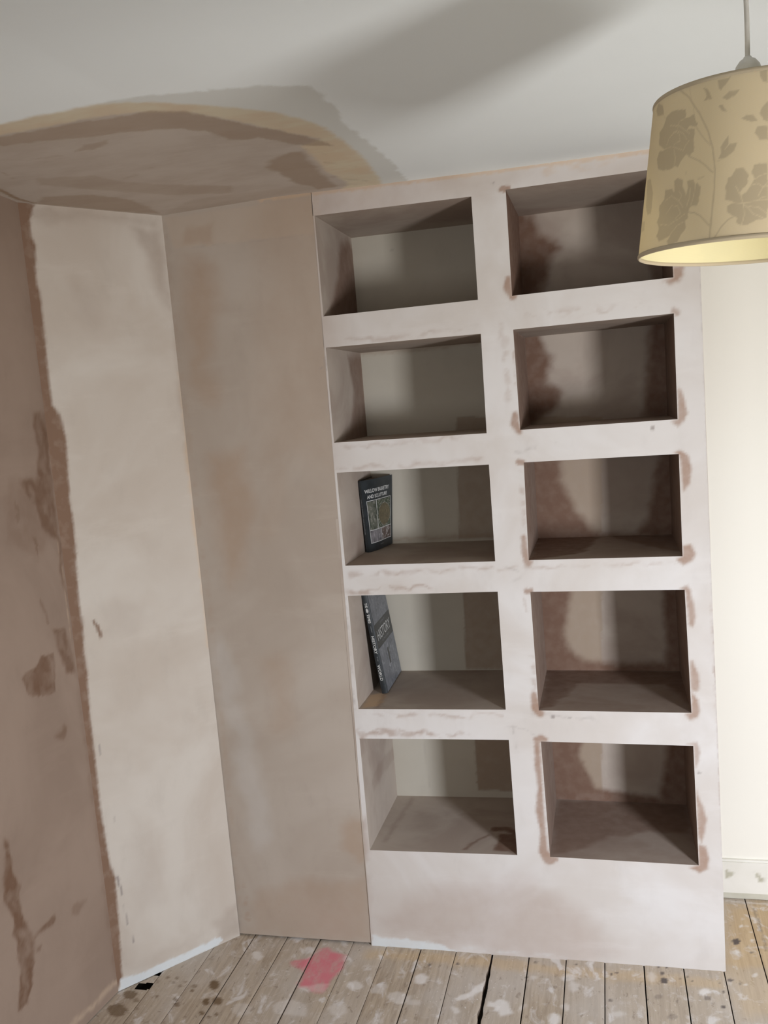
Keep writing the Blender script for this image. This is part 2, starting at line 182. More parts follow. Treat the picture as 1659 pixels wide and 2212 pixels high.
  ('P',0,0.7,0.0096,0.0064,[(0.1579,0.6475),(0.4456,0.5343),(0.3755,0.2921),(0.1457,0.3711)],0),
 ],
 'floorL5':[
  ('L',0,0.7,0.0048,0.0064,[(0.9128,0.0278),(0.9425,0.0821),(0.9797,0.1228)],[0.008,0.0064,0.0048]),
  ('L',0,0.9,0.0048,0.0064,[(0.9899,0.1653),(1.0306,0.1718),(1.059,0.1453)],0.0129),
  ('P',0,0.9,0.0064,0.0064,[(1.0116,0.1349),(1.0686,0.1397),(1.0837,0.005),(1.046,0.0219),(1.006,0.0272)],0),
  ('L',0,0.3,0.0129,0.0096,[(0.6394,0.056),(0.6526,0.2053),(0.6631,0.3885)],0.008),
  ('P',0,0.2,0.0321,0.0193,[(0.7027,0.2796),(0.8066,0.2519),(0.7988,0.1172),(0.7148,0.1428)],0),
 ],
 'floorL4':[
  ('P',1,0.8,0.008,0.0064,[(0.6155,0.0079),(0.608,0.1429),(0.6628,0.1668),(0.6678,0.0304)],0),
  ('L',0,0.35,0.008,0.0064,[(0.6635,0.0173),(0.6557,0.1432)],0.008),
 ],
 'floorR3':[
  ('P',0,0.85,0.0161,0.0129,[(1.1691,-0.024),(1.1628,0.4513),(1.3808,0.395),(1.3264,0.0985),(1.2465,0.0363)],0),
  ('P',0,0.7,0.0161,0.0129,[(1.3807,0.4446),(1.6436,0.3745),(1.6151,0.0386),(1.519,0.1798)],0),
 ],
 'floorR4':[
  ('P',0,0.8,0.0193,0.0129,[(1.1683,-0.0092),(1.1711,0.406),(1.6432,0.3993),(1.6139,-0.0001),(1.5599,0.254),(1.2848,0.2544),(1.2213,0.0325)],0),
  ('P',0,0.6,0.0129,0.0096,[(1.2221,0.1616),(1.2541,0.1982),(1.262,0.1396),(1.2389,0.1088)],0),
  ('L',0,0.5,0.0161,0.0129,[(1.2063,0.053),(1.2893,0.0752),(1.3995,0.0559)],0.0145),
 ],
 'floorR5':[
  ('P',0,0.75,0.0289,0.0161,[(1.1764,-0.0037),(1.177,0.4068),(1.6275,0.4132),(1.6222,0.1979),(1.5088,0.1884),(1.3647,0.1454),(1.2663,0.033)],0),
 ],
 'skirt':[
  ('P',2,0.9,0.0021,0.0028,[(1.7317,0.1074),(1.7521,0.0985),(1.7623,0.0941),(1.7561,0.0838),(1.7336,0.0742)],0),
  ('P',2,0.9,0.0021,0.0028,[(1.8227,0.1023),(1.8358,0.1013),(1.847,0.0838),(1.8556,0.0809),(1.8568,0.0711),(1.8378,0.0683),(1.8309,0.0812)],0),
  ('L',2,0.7,0.0014,0.0014,[(1.7404,0.0528),(1.7418,0.0529)],0.0021),
 ],
 'floor':[
  ('P',0,0.8,0.0029,0.0043,[(-0.0879,-0.333),(-0.0863,-0.3489),(-0.0992,-0.3573),(-0.1191,-0.3532),(-0.1346,-0.339),(-0.1365,-0.3228),(-0.1235,-0.3143),(-0.1033,-0.3185)],0),
  ('P',0,0.6,0.0029,0.0043,[(-0.0664,-0.3585),(-0.0651,-0.3669),(-0.0709,-0.3712),(-0.0803,-0.3689),(-0.0879,-0.3613),(-0.0892,-0.3529),(-0.0835,-0.3486),(-0.074,-0.3509)],0),
  ('P',0,0.8,0.0029,0.0043,[(-0.0817,-0.4052),(-0.0802,-0.4259),(-0.0987,-0.4369),(-0.1265,-0.4321),(-0.1478,-0.4139),(-0.1498,-0.3929),(-0.1311,-0.3815),(-0.1027,-0.3867)],0),
  ('P',0,1,0.0029,0.0043,[(0.154,-0.2575),(0.1567,-0.2749),(0.1482,-0.2833),(0.1334,-0.2779),(0.1209,-0.2617),(0.118,-0.2441),(0.1265,-0.2356),(0.1415,-0.2412)],0),
  ('P',0,1,0.0029,0.0043,[(0.1601,-0.3355),(0.1612,-0.3469),(0.154,-0.3526),(0.1426,-0.3493),(0.1336,-0.339),(0.1324,-0.3275),(0.1397,-0.3218),(0.1512,-0.3251)],0),
  ('P',0,0.95,0.0029,0.0043,[(0.1982,-0.3285),(0.1994,-0.3425),(0.1904,-0.3496),(0.1764,-0.3455),(0.1655,-0.3327),(0.1641,-0.3185),(0.1732,-0.3113),(0.1874,-0.3155)],0),
  ('P',0,0.8,0.0029,0.0043,[(0.072,-0.3619),(0.0734,-0.3702),(0.0686,-0.3744),(0.0606,-0.3719),(0.0539,-0.3643),(0.0525,-0.3559),(0.0572,-0.3517),(0.0653,-0.3542)],0),
  ('P',0,0.9,0.0029,0.0043,[(0.1647,-0.3872),(0.1651,-0.3942),(0.1601,-0.3978),(0.1525,-0.3959),(0.1466,-0.3896),(0.1461,-0.3825),(0.1512,-0.3789),(0.1589,-0.3808)],0),
  ('P',0,0.7,0.0029,0.0043,[(-0.0232,-0.2432),(-0.0223,-0.2485),(-0.0255,-0.2512),(-0.0308,-0.2496),(-0.0352,-0.2447),(-0.036,-0.2394),(-0.0329,-0.2368),(-0.0276,-0.2384)],0),
  ('P',0,0.7,0.0029,0.0043,[(0.0115,-0.2449),(0.0123,-0.2502),(0.0091,-0.2528),(0.0039,-0.2513),(-0.0004,-0.2464),(-0.0012,-0.2411),(0.0019,-0.2385),(0.0072,-0.2401)],0),
  ('P',0,0.6,0.0029,0.0043,[(0.0099,-0.2667),(0.0105,-0.2717),(0.0071,-0.2742),(0.0018,-0.2728),(-0.0024,-0.2683),(-0.0031,-0.2632),(0.0003,-0.2607),(0.0057,-0.2621)],0),
  ('P',0,0.4,0.0029,0.0043,[(-0.0439,-0.2666),(-0.0432,-0.2722),(-0.0469,-0.275),(-0.0529,-0.2734),(-0.0577,-0.2684),(-0.0585,-0.2628),(-0.0548,-0.2599),(-0.0488,-0.2615)],0),
  ('P',0,0.6,0.0029,0.0043,[(0.0385,-0.2789),(0.0389,-0.2837),(0.0354,-0.2862),(0.0299,-0.2849),(0.0258,-0.2805),(0.0254,-0.2757),(0.0289,-0.2733),(0.0344,-0.2746)],0),
  ('P',0,0.6,0.0029,0.0043,[(0.0412,-0.2573),(0.0417,-0.2613),(0.0393,-0.2634),(0.0352,-0.2622),(0.032,-0.2584),(0.0314,-0.2544),(0.0338,-0.2524),(0.0379,-0.2536)],0),
  ('P',0,0.8,0.0029,0.0043,[(-0.0124,-0.3364),(-0.0117,-0.3414),(-0.0151,-0.344),(-0.0207,-0.3426),(-0.0251,-0.338),(-0.0258,-0.333),(-0.0223,-0.3304),(-0.0168,-0.3318)],0),
  ('P',0,0.8,0.0029,0.0043,[(0.0555,-0.3406),(0.0562,-0.3469),(0.0518,-0.3501),(0.0449,-0.3483),(0.0395,-0.3426),(0.0388,-0.3363),(0.0432,-0.3331),(0.0501,-0.3348)],0),
  ('P',0,0.9,0.0029,0.0043,[(0.0883,-0.2949),(0.0889,-0.3008),(0.0848,-0.3039),(0.0785,-0.3022),(0.0736,-0.2968),(0.073,-0.2908),(0.0771,-0.2878),(0.0834,-0.2895)],0),
  ('P',0,0.55,0.0029,0.0043,[(0.0886,-0.2726),(0.0883,-0.2788),(0.0821,-0.2821),(0.0737,-0.2806),(0.0679,-0.2752),(0.0681,-0.269),(0.0743,-0.2657),(0.0828,-0.2671)],0),
  ('P',0,0.8,0.0029,0.0043,[(0.21,-0.3865),(0.2103,-0.392),(0.2063,-0.3948),(0.2004,-0.3933),(0.1959,-0.3884),(0.1956,-0.3828),(0.1996,-0.38),(0.2056,-0.3815)],0),
  ('P',0,0.8,0.0029,0.0043,[(0.1897,-0.401),(0.1902,-0.4056),(0.1871,-0.4079),(0.1824,-0.4066),(0.1787,-0.4024),(0.1783,-0.3978),(0.1813,-0.3954),(0.1861,-0.3967)],0),
  ('P',0,0.3,0.0029,0.0043,[(0.0816,-0.137),(0.0802,-0.1412),(0.0734,-0.1437),(0.065,-0.1431),(0.0601,-0.1396),(0.0615,-0.1354),(0.0684,-0.1329),(0.0768,-0.1336)],0),
  ('P',0,0.5,0.0029,0.0043,[(-0.0473,-0.3965),(-0.0467,-0.4002),(-0.049,-0.4021),(-0.0529,-0.401),(-0.0562,-0.3977),(-0.0569,-0.3939),(-0.0545,-0.3921),(-0.0506,-0.3931)],0),
  ('P',0,0.5,0.0029,0.0043,[(0.2271,-0.1958),(0.2275,-0.1987),(0.2261,-0.2001),(0.2237,-0.1991),(0.2217,-0.1964),(0.2214,-0.1935),(0.2228,-0.1921),(0.2252,-0.193)],0),
  ('P',0,0.5,0.0029,0.0043,[(-0.0015,-0.4471),(-0.0006,-0.4509),(-0.0026,-0.4528),(-0.0062,-0.4517),(-0.0094,-0.4481),(-0.0103,-0.4443),(-0.0083,-0.4423),(-0.0047,-0.4435)],0),
  ('P',0,0.5,0.0029,0.0043,[(-0.0072,-0.2629),(-0.0066,-0.2661),(-0.0081,-0.2676),(-0.0108,-0.2666),(-0.0133,-0.2637),(-0.0139,-0.2605),(-0.0125,-0.259),(-0.0097,-0.26)],0),
  ('P',0,0.5,0.0029,0.0043,[(0.0651,-0.4429),(0.0657,-0.447),(0.063,-0.449),(0.0587,-0.4479),(0.0553,-0.4443),(0.0547,-0.4402),(0.0573,-0.4381),(0.0616,-0.4393)],0),
  ('P',4,0.95,0.01,0.01,[(0.3452,-0.1194),(0.3952,-0.0878),(0.419,-0.0413),(0.4444,-0.033),(0.512,-0.0668),(0.5217,-0.1263),(0.509,-0.1733),(0.4969,-0.2527),(0.4472,-0.2438),(0.4069,-0.2335),(0.4038,-0.1621),(0.3579,-0.1397)],0),
  ('P',3,0.26249999999999996,0.0071,0.018,[(0.417,-0.2322),(0.498,-0.2063),(0.4929,-0.2562),(0.4246,-0.2543)],0),
  ('P',3,0.675,0.0021,0.0051,[(1.7666,0.2408),(1.7638,0.2352),(1.7588,0.2324),(1.7544,0.2341),(1.7532,0.2393),(1.7559,0.245),(1.761,0.2478),(1.7654,0.2461)],0),
  ('P',3,0.6000000000000001,0.0021,0.0051,[(1.8099,0.2698),(1.8072,0.2635),(1.8025,0.2605),(1.7986,0.2626),(1.7978,0.2685),(1.8005,0.2748),(1.8052,0.2779),(1.8091,0.2758)],0),
  ('P',3,0.6000000000000001,0.0021,0.0051,[(1.7866,0.2106),(1.785,0.2068),(1.7822,0.2049),(1.7798,0.2062),(1.7792,0.2097),(1.7809,0.2135),(1.7837,0.2154),(1.7861,0.2141)],0),
  ('P',3,0.6375,0.0021,0.0051,[(1.7864,0.1633),(1.7838,0.1574),(1.7793,0.1546),(1.7756,0.1564),(1.7747,0.1619),(1.7773,0.1679),(1.7818,0.1707),(1.7856,0.1688)],0),
  ('P',3,0.675,0.0021,0.0051,[(1.7365,0.1029),(1.733,0.0955),(1.7266,0.0919),(1.721,0.0941),(1.7195,0.1008),(1.7229,0.1082),(1.7294,0.1119),(1.735,0.1096)],0),
  ('P',3,0.6000000000000001,0.0021,0.0051,[(1.7707,0.1373),(1.7692,0.1341),(1.7666,0.1326),(1.7644,0.1336),(1.7639,0.1365),(1.7653,0.1397),(1.7679,0.1412),(1.7701,0.1402)],0),
  ('P',3,0.6000000000000001,0.0021,0.0051,[(1.7688,-0.0071),(1.7654,-0.0139),(1.7592,-0.0173),(1.7539,-0.0154),(1.7525,-0.0091),(1.7559,-0.0023),(1.7621,0.0011),(1.7674,-0.0009)],0),
  ('P',3,0.75,0.0021,0.0051,[(1.6236,-0.104),(1.6181,-0.1129),(1.6065,-0.1178),(1.5956,-0.1158),(1.5918,-0.1081),(1.5973,-0.0991),(1.6089,-0.0942),(1.6198,-0.0962)],0),
  ('P',3,0.44999999999999996,0.0021,0.0051,[(1.7405,0.296),(1.7387,0.2915),(1.7354,0.2894),(1.7327,0.2909),(1.732,0.295),(1.7338,0.2995),(1.737,0.3016),(1.7398,0.3001)],0),
  ('P',3,0.44999999999999996,0.0021,0.0051,[(1.7745,0.2842),(1.7723,0.2792),(1.7684,0.2768),(1.765,0.2784),(1.7642,0.2831),(1.7664,0.2881),(1.7703,0.2906),(1.7737,0.2889)],0),
  ('P',3,0.6000000000000001,0.0021,0.0051,[(1.7771,0.2438),(1.7755,0.2399),(1.7726,0.2381),(1.7701,0.2393),(1.7696,0.243),(1.7712,0.2469),(1.7741,0.2488),(1.7766,0.2475)],0),
  ('P',3,0.375,0.0021,0.0051,[(1.753,0.2038),(1.7517,0.2008),(1.7494,0.1994),(1.7473,0.2003),(1.7468,0.2031),(1.7481,0.206),(1.7505,0.2075),(1.7525,0.2065)],0),
  ('P',3,0.375,0.0021,0.0051,[(1.7791,0.0863),(1.7779,0.0831),(1.7759,0.0816),(1.7744,0.0827),(1.7741,0.0857),(1.7753,0.0889),(1.7773,0.0904),(1.7788,0.0893)],0),
  ('P',3,0.44999999999999996,0.0021,0.0051,[(1.549,-0.0883),(1.5478,-0.0914),(1.5451,-0.093),(1.5427,-0.0921),(1.5419,-0.0893),(1.5432,-0.0862),(1.5458,-0.0846),(1.5482,-0.0855)],0),
  ('P',3,0.5249999999999999,0.0021,0.0051,[(1.7343,-0.0561),(1.7319,-0.0607),(1.7274,-0.0631),(1.7234,-0.0618),(1.7223,-0.0576),(1.7247,-0.0529),(1.7292,-0.0505),(1.7332,-0.0518)],0),
  ('P',3,0.375,0.0021,0.0051,[(1.7618,-0.1275),(1.7601,-0.1311),(1.7571,-0.1329),(1.7545,-0.1319),(1.7539,-0.1285),(1.7556,-0.1249),(1.7586,-0.123),(1.7612,-0.1241)],0),
  ('P',2,1,0.0021,0.0029,[(1.7438,0.1566),(1.7383,0.1429),(1.7286,0.1363),(1.7204,0.1408),(1.7185,0.1537),(1.724,0.1676),(1.7337,0.1742),(1.742,0.1697)],0),
  ('P',2,1,0.0021,0.0029,[(1.5124,-0.0658),(1.508,-0.0761),(1.4987,-0.0813),(1.4899,-0.0784),(1.4868,-0.069),(1.4911,-0.0586),(1.5005,-0.0533),(1.5093,-0.0563)],0),
  ('P',2,0.9,0.0021,0.0029,[(1.5018,-0.0316),(1.4996,-0.0379),(1.4951,-0.0409),(1.4909,-0.0389),(1.4895,-0.0332),(1.4917,-0.0269),(1.4962,-0.0239),(1.5003,-0.0259)],0),
  ('P',2,1,0.0021,0.0029,[(1.6595,-0.1637),(1.6572,-0.1696),(1.6531,-0.1724),(1.6495,-0.1706),(1.6486,-0.1652),(1.6509,-0.1593),(1.6551,-0.1565),(1.6586,-0.1583)],0),
  ('P',2,0.9,0.0021,0.0029,[(1.6948,-0.0404),(1.6919,-0.0466),(1.6866,-0.0498),(1.6818,-0.0479),(1.6805,-0.0422),(1.6834,-0.0358),(1.6888,-0.0327),(1.6935,-0.0346)],0),
  ('P',2,0.8,0.0021,0.0029,[(1.5325,-0.155),(1.5315,-0.1575),(1.5296,-0.1588),(1.5278,-0.158),(1.5273,-0.1557),(1.5282,-0.1531),(1.5301,-0.1519),(1.5319,-0.1526)],0),
  ('P',2,0.8,0.0021,0.0029,[(1.5852,-0.0566),(1.5842,-0.0596),(1.5824,-0.061),(1.5808,-0.06),(1.5803,-0.0572),(1.5813,-0.0543),(1.5831,-0.0529),(1.5847,-0.0539)],0),
  ('P',2,0.8,0.0021,0.0029,[(1.6591,-0.0557),(1.6582,-0.0583),(1.6566,-0.0595),(1.6552,-0.0587),(1.6549,-0.0563),(1.6558,-0.0537),(1.6574,-0.0525),(1.6588,-0.0533)],0),
  ('P',2,0.8,0.0021,0.0029,[(1.5472,-0.0554),(1.5465,-0.0576),(1.5452,-0.0587),(1.5439,-0.0579),(1.5436,-0.0559),(1.5443,-0.0536),(1.5456,-0.0526),(1.5469,-0.0533)],0),
  ('P',2,0.7,0.0021,0.0029,[(1.5732,-0.038),(1.5719,-0.0405),(1.569,-0.0418),(1.5663,-0.0412),(1.5654,-0.039),(1.5667,-0.0366),(1.5696,-0.0353),(1.5723,-0.0359)],0),
  ('P',2,0.6,0.0021,0.0029,[(1.7286,0.2426),(1.7277,0.2399),(1.7262,0.2387),(1.7249,0.2396),(1.7247,0.2421),(1.7256,0.2448),(1.7271,0.246),(1.7284,0.2451)],0),
  ('P',2,0.7,0.0021,0.0029,[(1.7725,0.1044),(1.7709,0.1012),(1.7679,0.0996),(1.7653,0.1005),(1.7646,0.1035),(1.7662,0.1067),(1.7692,0.1083),(1.7719,0.1074)],0),
  ('P',2,0.7,0.0021,0.0029,[(1.76,0.1344),(1.759,0.1303),(1.7576,0.1286),(1.7567,0.1301),(1.7569,0.134),(1.7579,0.138),(1.7593,0.1398),(1.7601,0.1383)],0),
  ('P',2,0.5,0.0021,0.0029,[(1.718,-0.0547),(1.7161,-0.0598),(1.7129,-0.0622),(1.7102,-0.0605),(1.7097,-0.0558),(1.7116,-0.0507),(1.7148,-0.0482),(1.7175,-0.0499)],0),
  ('P',2,0.6,0.0021,0.0029,[(1.6237,-0.1291),(1.62,-0.1374),(1.6127,-0.1416),(1.6062,-0.1392),(1.6041,-0.1316),(1.6078,-0.1233),(1.6151,-0.1191),(1.6217,-0.1215)],0),
  ('P',2,0.35,0.0021,0.0029,[(1.5259,-0.2218),(1.521,-0.2327),(1.5107,-0.2383),(1.501,-0.2354),(1.4976,-0.2256),(1.5024,-0.2147),(1.5128,-0.209),(1.5225,-0.212)],0),
  ('P',2,0.35,0.0021,0.0029,[(1.4901,-0.1417),(1.4863,-0.1503),(1.4784,-0.1547),(1.4708,-0.1523),(1.4681,-0.1445),(1.4717,-0.1358),(1.4797,-0.1313),(1.4873,-0.1338)],0),
  ('P',3,0.675,0.0057,0.0154,[(0.7957,-0.1454),(0.7934,-0.1612),(0.7819,-0.169),(0.7679,-0.1644),(0.7595,-0.1499),(0.7617,-0.1339),(0.7733,-0.1259),(0.7874,-0.1307)],0),
  ('P',3,0.5249999999999999,0.0057,0.0154,[(0.6059,-0.2005),(0.603,-0.2181),(0.5872,-0.2272),(0.5675,-0.2226),(0.5553,-0.2069),(0.5579,-0.1891),(0.574,-0.1798),(0.5939,-0.1846)],0),
  ('P',3,0.41250000000000003,0.0057,0.0154,[(0.7622,-0.2409),(0.757,-0.2645),(0.7352,-0.2767),(0.7091,-0.2707),(0.6938,-0.2498),(0.6985,-0.2258),(0.7208,-0.2132),(0.7473,-0.2196)],0),
  ('P',3,0.6000000000000001,0.0057,0.0154,[(0.2361,-0.0983),(0.2376,-0.1144),(0.2289,-0.1222),(0.2152,-0.1171),(0.2042,-0.1021),(0.2025,-0.0857),(0.2112,-0.0778),(0.2252,-0.083)],0),
  ('P',3,0.3375,0.0057,0.0154,[(0.4673,-0.3232),(0.4619,-0.354),(0.4295,-0.3707),(0.3886,-0.3638),(0.3624,-0.3369),(0.3668,-0.3054),(0.3999,-0.2881),(0.4419,-0.2956)],0),
  ('P',3,0.5249999999999999,0.0057,0.0154,[(1.2336,-0.0828),(1.2302,-0.0985),(1.221,-0.1059),(1.2114,-0.1008),(1.2068,-0.0862),(1.2102,-0.0703),(1.2195,-0.0627),(1.2292,-0.0679)],0),
  ('P',3,0.44999999999999996,0.0057,0.0154,[(1.2542,-0.1259),(1.2514,-0.1479),(1.2435,-0.1578),(1.2351,-0.15),(1.2309,-0.1288),(1.2337,-0.1064),(1.2417,-0.0962),(1.2503,-0.1043)],0),
  ('P',3,0.7124999999999999,0.0057,0.0154,[(1.2055,-0.2717),(1.2009,-0.2904),(1.188,-0.2996),(1.1744,-0.294),(1.1679,-0.2767),(1.1724,-0.2577),(1.1854,-0.2483),(1.1991,-0.2541)],0),
  ('P',3,0.5249999999999999,0.0057,0.0154,[(0.9202,-0.2708),(0.9171,-0.2822),(0.9062,-0.2882),(0.8938,-0.2853),(0.8872,-0.2751),(0.8902,-0.2636),(0.9012,-0.2576),(0.9137,-0.2606)],0),
  ('P',3,0.375,0.0057,0.0154,[(1.4793,-0.0521),(1.4747,-0.0678),(1.4651,-0.0752),(1.4562,-0.0701),(1.4531,-0.0554),(1.4577,-0.0396),(1.4674,-0.032),(1.4763,-0.0373)],0),
  ('P',3,0.375,0.0057,0.0154,[(0.6881,-0.2054),(0.6852,-0.2233),(0.6699,-0.2325),(0.6512,-0.2277),(0.6398,-0.2116),(0.6425,-0.1934),(0.6579,-0.1841),(0.6769,-0.1891)],0),
  ('P',3,0.375,0.0057,0.0154,[(1.1111,-0.2387),(1.1093,-0.2488),(1.1031,-0.2537),(1.0963,-0.2505),(1.0928,-0.2411),(1.0946,-0.2308),(1.1008,-0.2259),(1.1077,-0.2291)],0),
  ('P',3,0.44999999999999996,0.0057,0.0154,[(1.2319,-0.2158),(1.2291,-0.2316),(1.2214,-0.239),(1.2131,-0.2337),(1.2091,-0.2188),(1.2118,-0.2028),(1.2197,-0.1952),(1.228,-0.2006)],0),
  ('P',3,0.375,0.0057,0.0154,[(0.5894,-0.3143),(0.5864,-0.3322),(0.5697,-0.3416),(0.5488,-0.3372),(0.5358,-0.3214),(0.5385,-0.3033),(0.5554,-0.2936),(0.5766,-0.2983)],0),
  ('P',3,0.30000000000000004,0.0057,0.0154,[(0.7939,-0.2587),(0.7914,-0.2728),(0.7799,-0.28),(0.766,-0.2762),(0.7578,-0.2634),(0.7602,-0.2492),(0.7719,-0.2419),(0.7859,-0.2459)],0),
  ('P',3,0.30000000000000004,0.0057,0.0154,[(0.3027,-0.352),(0.3014,-0.3731),(0.282,-0.3843),(0.2559,-0.3791),(0.2378,-0.3606),(0.2387,-0.3392),(0.2583,-0.3277),(0.285,-0.3331)],0),
  ('P',3,0.375,0.0057,0.0154,[(1.1232,-0.0966),(1.1213,-0.1067),(1.1155,-0.1115),(1.1091,-0.1082),(1.1058,-0.0988),(1.1076,-0.0886),(1.1134,-0.0837),(1.1199,-0.0871)],0),
  ('P',3,0.675,0.0057,0.0154,[(1.6236,-0.1009),(1.6179,-0.1115),(1.6064,-0.1171),(1.5958,-0.1143),(1.5922,-0.1049),(1.5978,-0.0942),(1.6094,-0.0886),(1.6201,-0.0914)],0),
  ('P',3,0.30000000000000004,0.0057,0.0154,[(1.2843,-0.0133),(1.2821,-0.0227),(1.2767,-0.0271),(1.2712,-0.024),(1.2687,-0.0152),(1.2708,-0.0058),(1.2763,-0.0013),(1.2819,-0.0044)],0),
  ('P',3,0.375,0.0057,0.0154,[(1.3842,-0.2371),(1.3796,-0.2458),(1.369,-0.2505),(1.3584,-0.2486),(1.3541,-0.2411),(1.3586,-0.2323),(1.3694,-0.2275),(1.38,-0.2295)],0),
  ('P',3,0.7124999999999999,0.0057,0.0154,[(0.896,-0.2251),(0.9343,-0.1891),(0.9813,-0.1376),(0.9754,-0.1838),(0.9352,-0.2288),(0.9082,-0.241)],0),
  ('P',3,0.7124999999999999,0.0057,0.0128,[(1.0011,-0.2202),(1.0596,-0.2169),(1.0702,-0.2678),(1.0392,-0.2898),(1.0225,-0.2573),(0.9996,-0.2462)],0),
  ('P',2,0.9,0.0014,0.0014,[(1.353,-0.0524),(1.3517,-0.0566),(1.3488,-0.0586),(1.3458,-0.0573),(1.3446,-0.0535),(1.3459,-0.0493),(1.3489,-0.0472),(1.3518,-0.0485)],0),
  ('P',2,0.9,0.0014,0.0014,[(1.3673,-0.046),(1.366,-0.0501),(1.3631,-0.0522),(1.3601,-0.0509),(1.359,-0.047),(1.3602,-0.0428),(1.3632,-0.0408),(1.3661,-0.0421)],0),
  ('P',2,0.9,0.0014,0.0014,[(1.4939,-0.0005),(1.4924,-0.0047),(1.4894,-0.0068),(1.4866,-0.0055),(1.4856,-0.0015),(1.487,0.0028),(1.4901,0.0049),(1.4929,0.0035)],0),
  ('P',2,0.9,0.0014,0.0014,[(1.5155,-0.001),(1.514,-0.0052),(1.511,-0.0073),(1.5082,-0.006),(1.5072,-0.002),(1.5087,0.0023),(1.5117,0.0043),(1.5146,0.003)],0),
  ('P',2,0.9,0.0014,0.0014,[(1.3489,-0.1751),(1.3477,-0.1789),(1.3449,-0.1808),(1.3421,-0.1796),(1.3409,-0.1761),(1.3421,-0.1723),(1.345,-0.1704),(1.3478,-0.1715)],0),
  ('P',2,0.9,0.0014,0.0014,[(1.6574,-0.1628),(1.6558,-0.1666),(1.6529,-0.1684),(1.6504,-0.1673),(1.6497,-0.1638),(1.6513,-0.1601),(1.6542,-0.1582),(1.6567,-0.1594)],0),
  ('P',2,0.9,0.0014,0.0014,[(1.6657,-0.0955),(1.6641,-0.0994),(1.6612,-0.1013),(1.6586,-0.1001),(1.6579,-0.0965),(1.6595,-0.0926),(1.6625,-0.0906),(1.6651,-0.0918)],0),
  ('P',2,0.9,0.0014,0.0014,[(0.796,-0.0762),(0.7955,-0.0805),(0.7927,-0.0826),(0.7892,-0.0812),(0.7871,-0.0773),(0.7876,-0.0729),(0.7904,-0.0708),(0.7939,-0.0722)],0),
  ('P',2,0.9,0.0014,0.0014,[(0.8845,-0.0621),(0.8839,-0.0664),(0.881,-0.0685),(0.8776,-0.0672),(0.8757,-0.0631),(0.8763,-0.0588),(0.8792,-0.0567),(0.8826,-0.0581)],0),
  ('P',2,0.9,0.0014,0.0014,[(1.1013,-0.0993),(1.1004,-0.1035),(1.0975,-0.1055),(1.0944,-0.1042),(1.0928,-0.1004),(1.0938,-0.0962),(1.0966,-0.0942),(1.0998,-0.0955)],0),
  ('P',2,0.9,0.0014,0.0014,[(1.1234,-0.0248),(1.1224,-0.0291),(1.1195,-0.0312),(1.1163,-0.0299),(1.1147,-0.0258),(1.1157,-0.0215),(1.1186,-0.0194),(1.1218,-0.0207)],0),
  ('P',2,0.9,0.0014,0.0014,[(1.2467,-0.0211),(1.2456,-0.0254),(1.2426,-0.0275),(1.2396,-0.0261),(1.2382,-0.0222),(1.2393,-0.0178),(1.2423,-0.0157),(1.2454,-0.0171)],0),
  ('P',2,0.9,0.0014,0.0014,[(1.4513,-0.1589),(1.45,-0.1628),(1.4471,-0.1647),(1.4444,-0.1635),(1.4434,-0.16),(1.4447,-0.1561),(1.4476,-0.1542),(1.4503,-0.1554)],0),
  ('L',1,0.9,0.0114,0.0043,[(1.7313,0.3618),(1.859,0.3626)],0.0086),
  ('P',1,1,0.0356,0.0214,[(1.7253,0.3677),(1.9238,0.3889),(1.8575,0.0303),(1.7342,0.0048),(1.6931,0.036)],0),
  ('P',1,0.55,0.0356,0.0214,[(1.6871,0.0618),(1.8673,0.0835),(1.8172,-0.1875),(1.7045,-0.2025),(1.6916,-0.0895)],0),
  ('L',2,0.5,0.0029,0.0029,[(1.8124,0.3512),(1.8152,0.2523),(1.8134,0.1148)],0.0036),
  ('L',3,0.44999999999999996,0.0043,0.0077,[(1.7295,0.3879),(1.7892,0.3876),(1.8622,0.3823)],0.0043),
  ('L',2,0.7,0.0029,0.0043,[(1.7331,0.4163),(1.793,0.4145),(1.8672,0.4124)],0.0036),
  ('L',1,0.6,0.0171,0.0114,[(0.5915,-0.047),(0.9795,-0.0423),(1.2773,-0.0618),(1.6482,-0.0611)],0.0228),
 ],
 'lamp':[
  ('P',0,1,0.0008,0.0013,[(-0.342,-0.028),(-0.3269,-0.0311),(-0.3253,-0.037),(-0.3279,-0.0427),(-0.3206,-0.0429),(-0.3118,-0.0419),(-0.3104,-0.0477),(-0.3052,-0.0544),(-0.3096,-0.057),(-0.3195,-0.0542),(-0.3221,-0.0591),(-0.3162,-0.0581),(-0.3103,-0.0603),(-0.3112,-0.0727),(-0.3095,-0.0825),(-0.3099,-0.0888),(-0.3162,-0.093),(-0.3223,-0.0901),(-0.3289,-0.0958),(-0.3335,-0.1028),(-0.3394,-0.0999),(-0.3497,-0.1033),(-0.3636,-0.101),(-0.3757,-0.095),(-0.3833,-0.0817),(-0.3782,-0.0738),(-0.3621,-0.0736),(-0.3802,-0.0643),(-0.382,-0.0475),(-0.3708,-0.0406),(-0.3662,-0.0305),(-0.355,-0.027)],0),
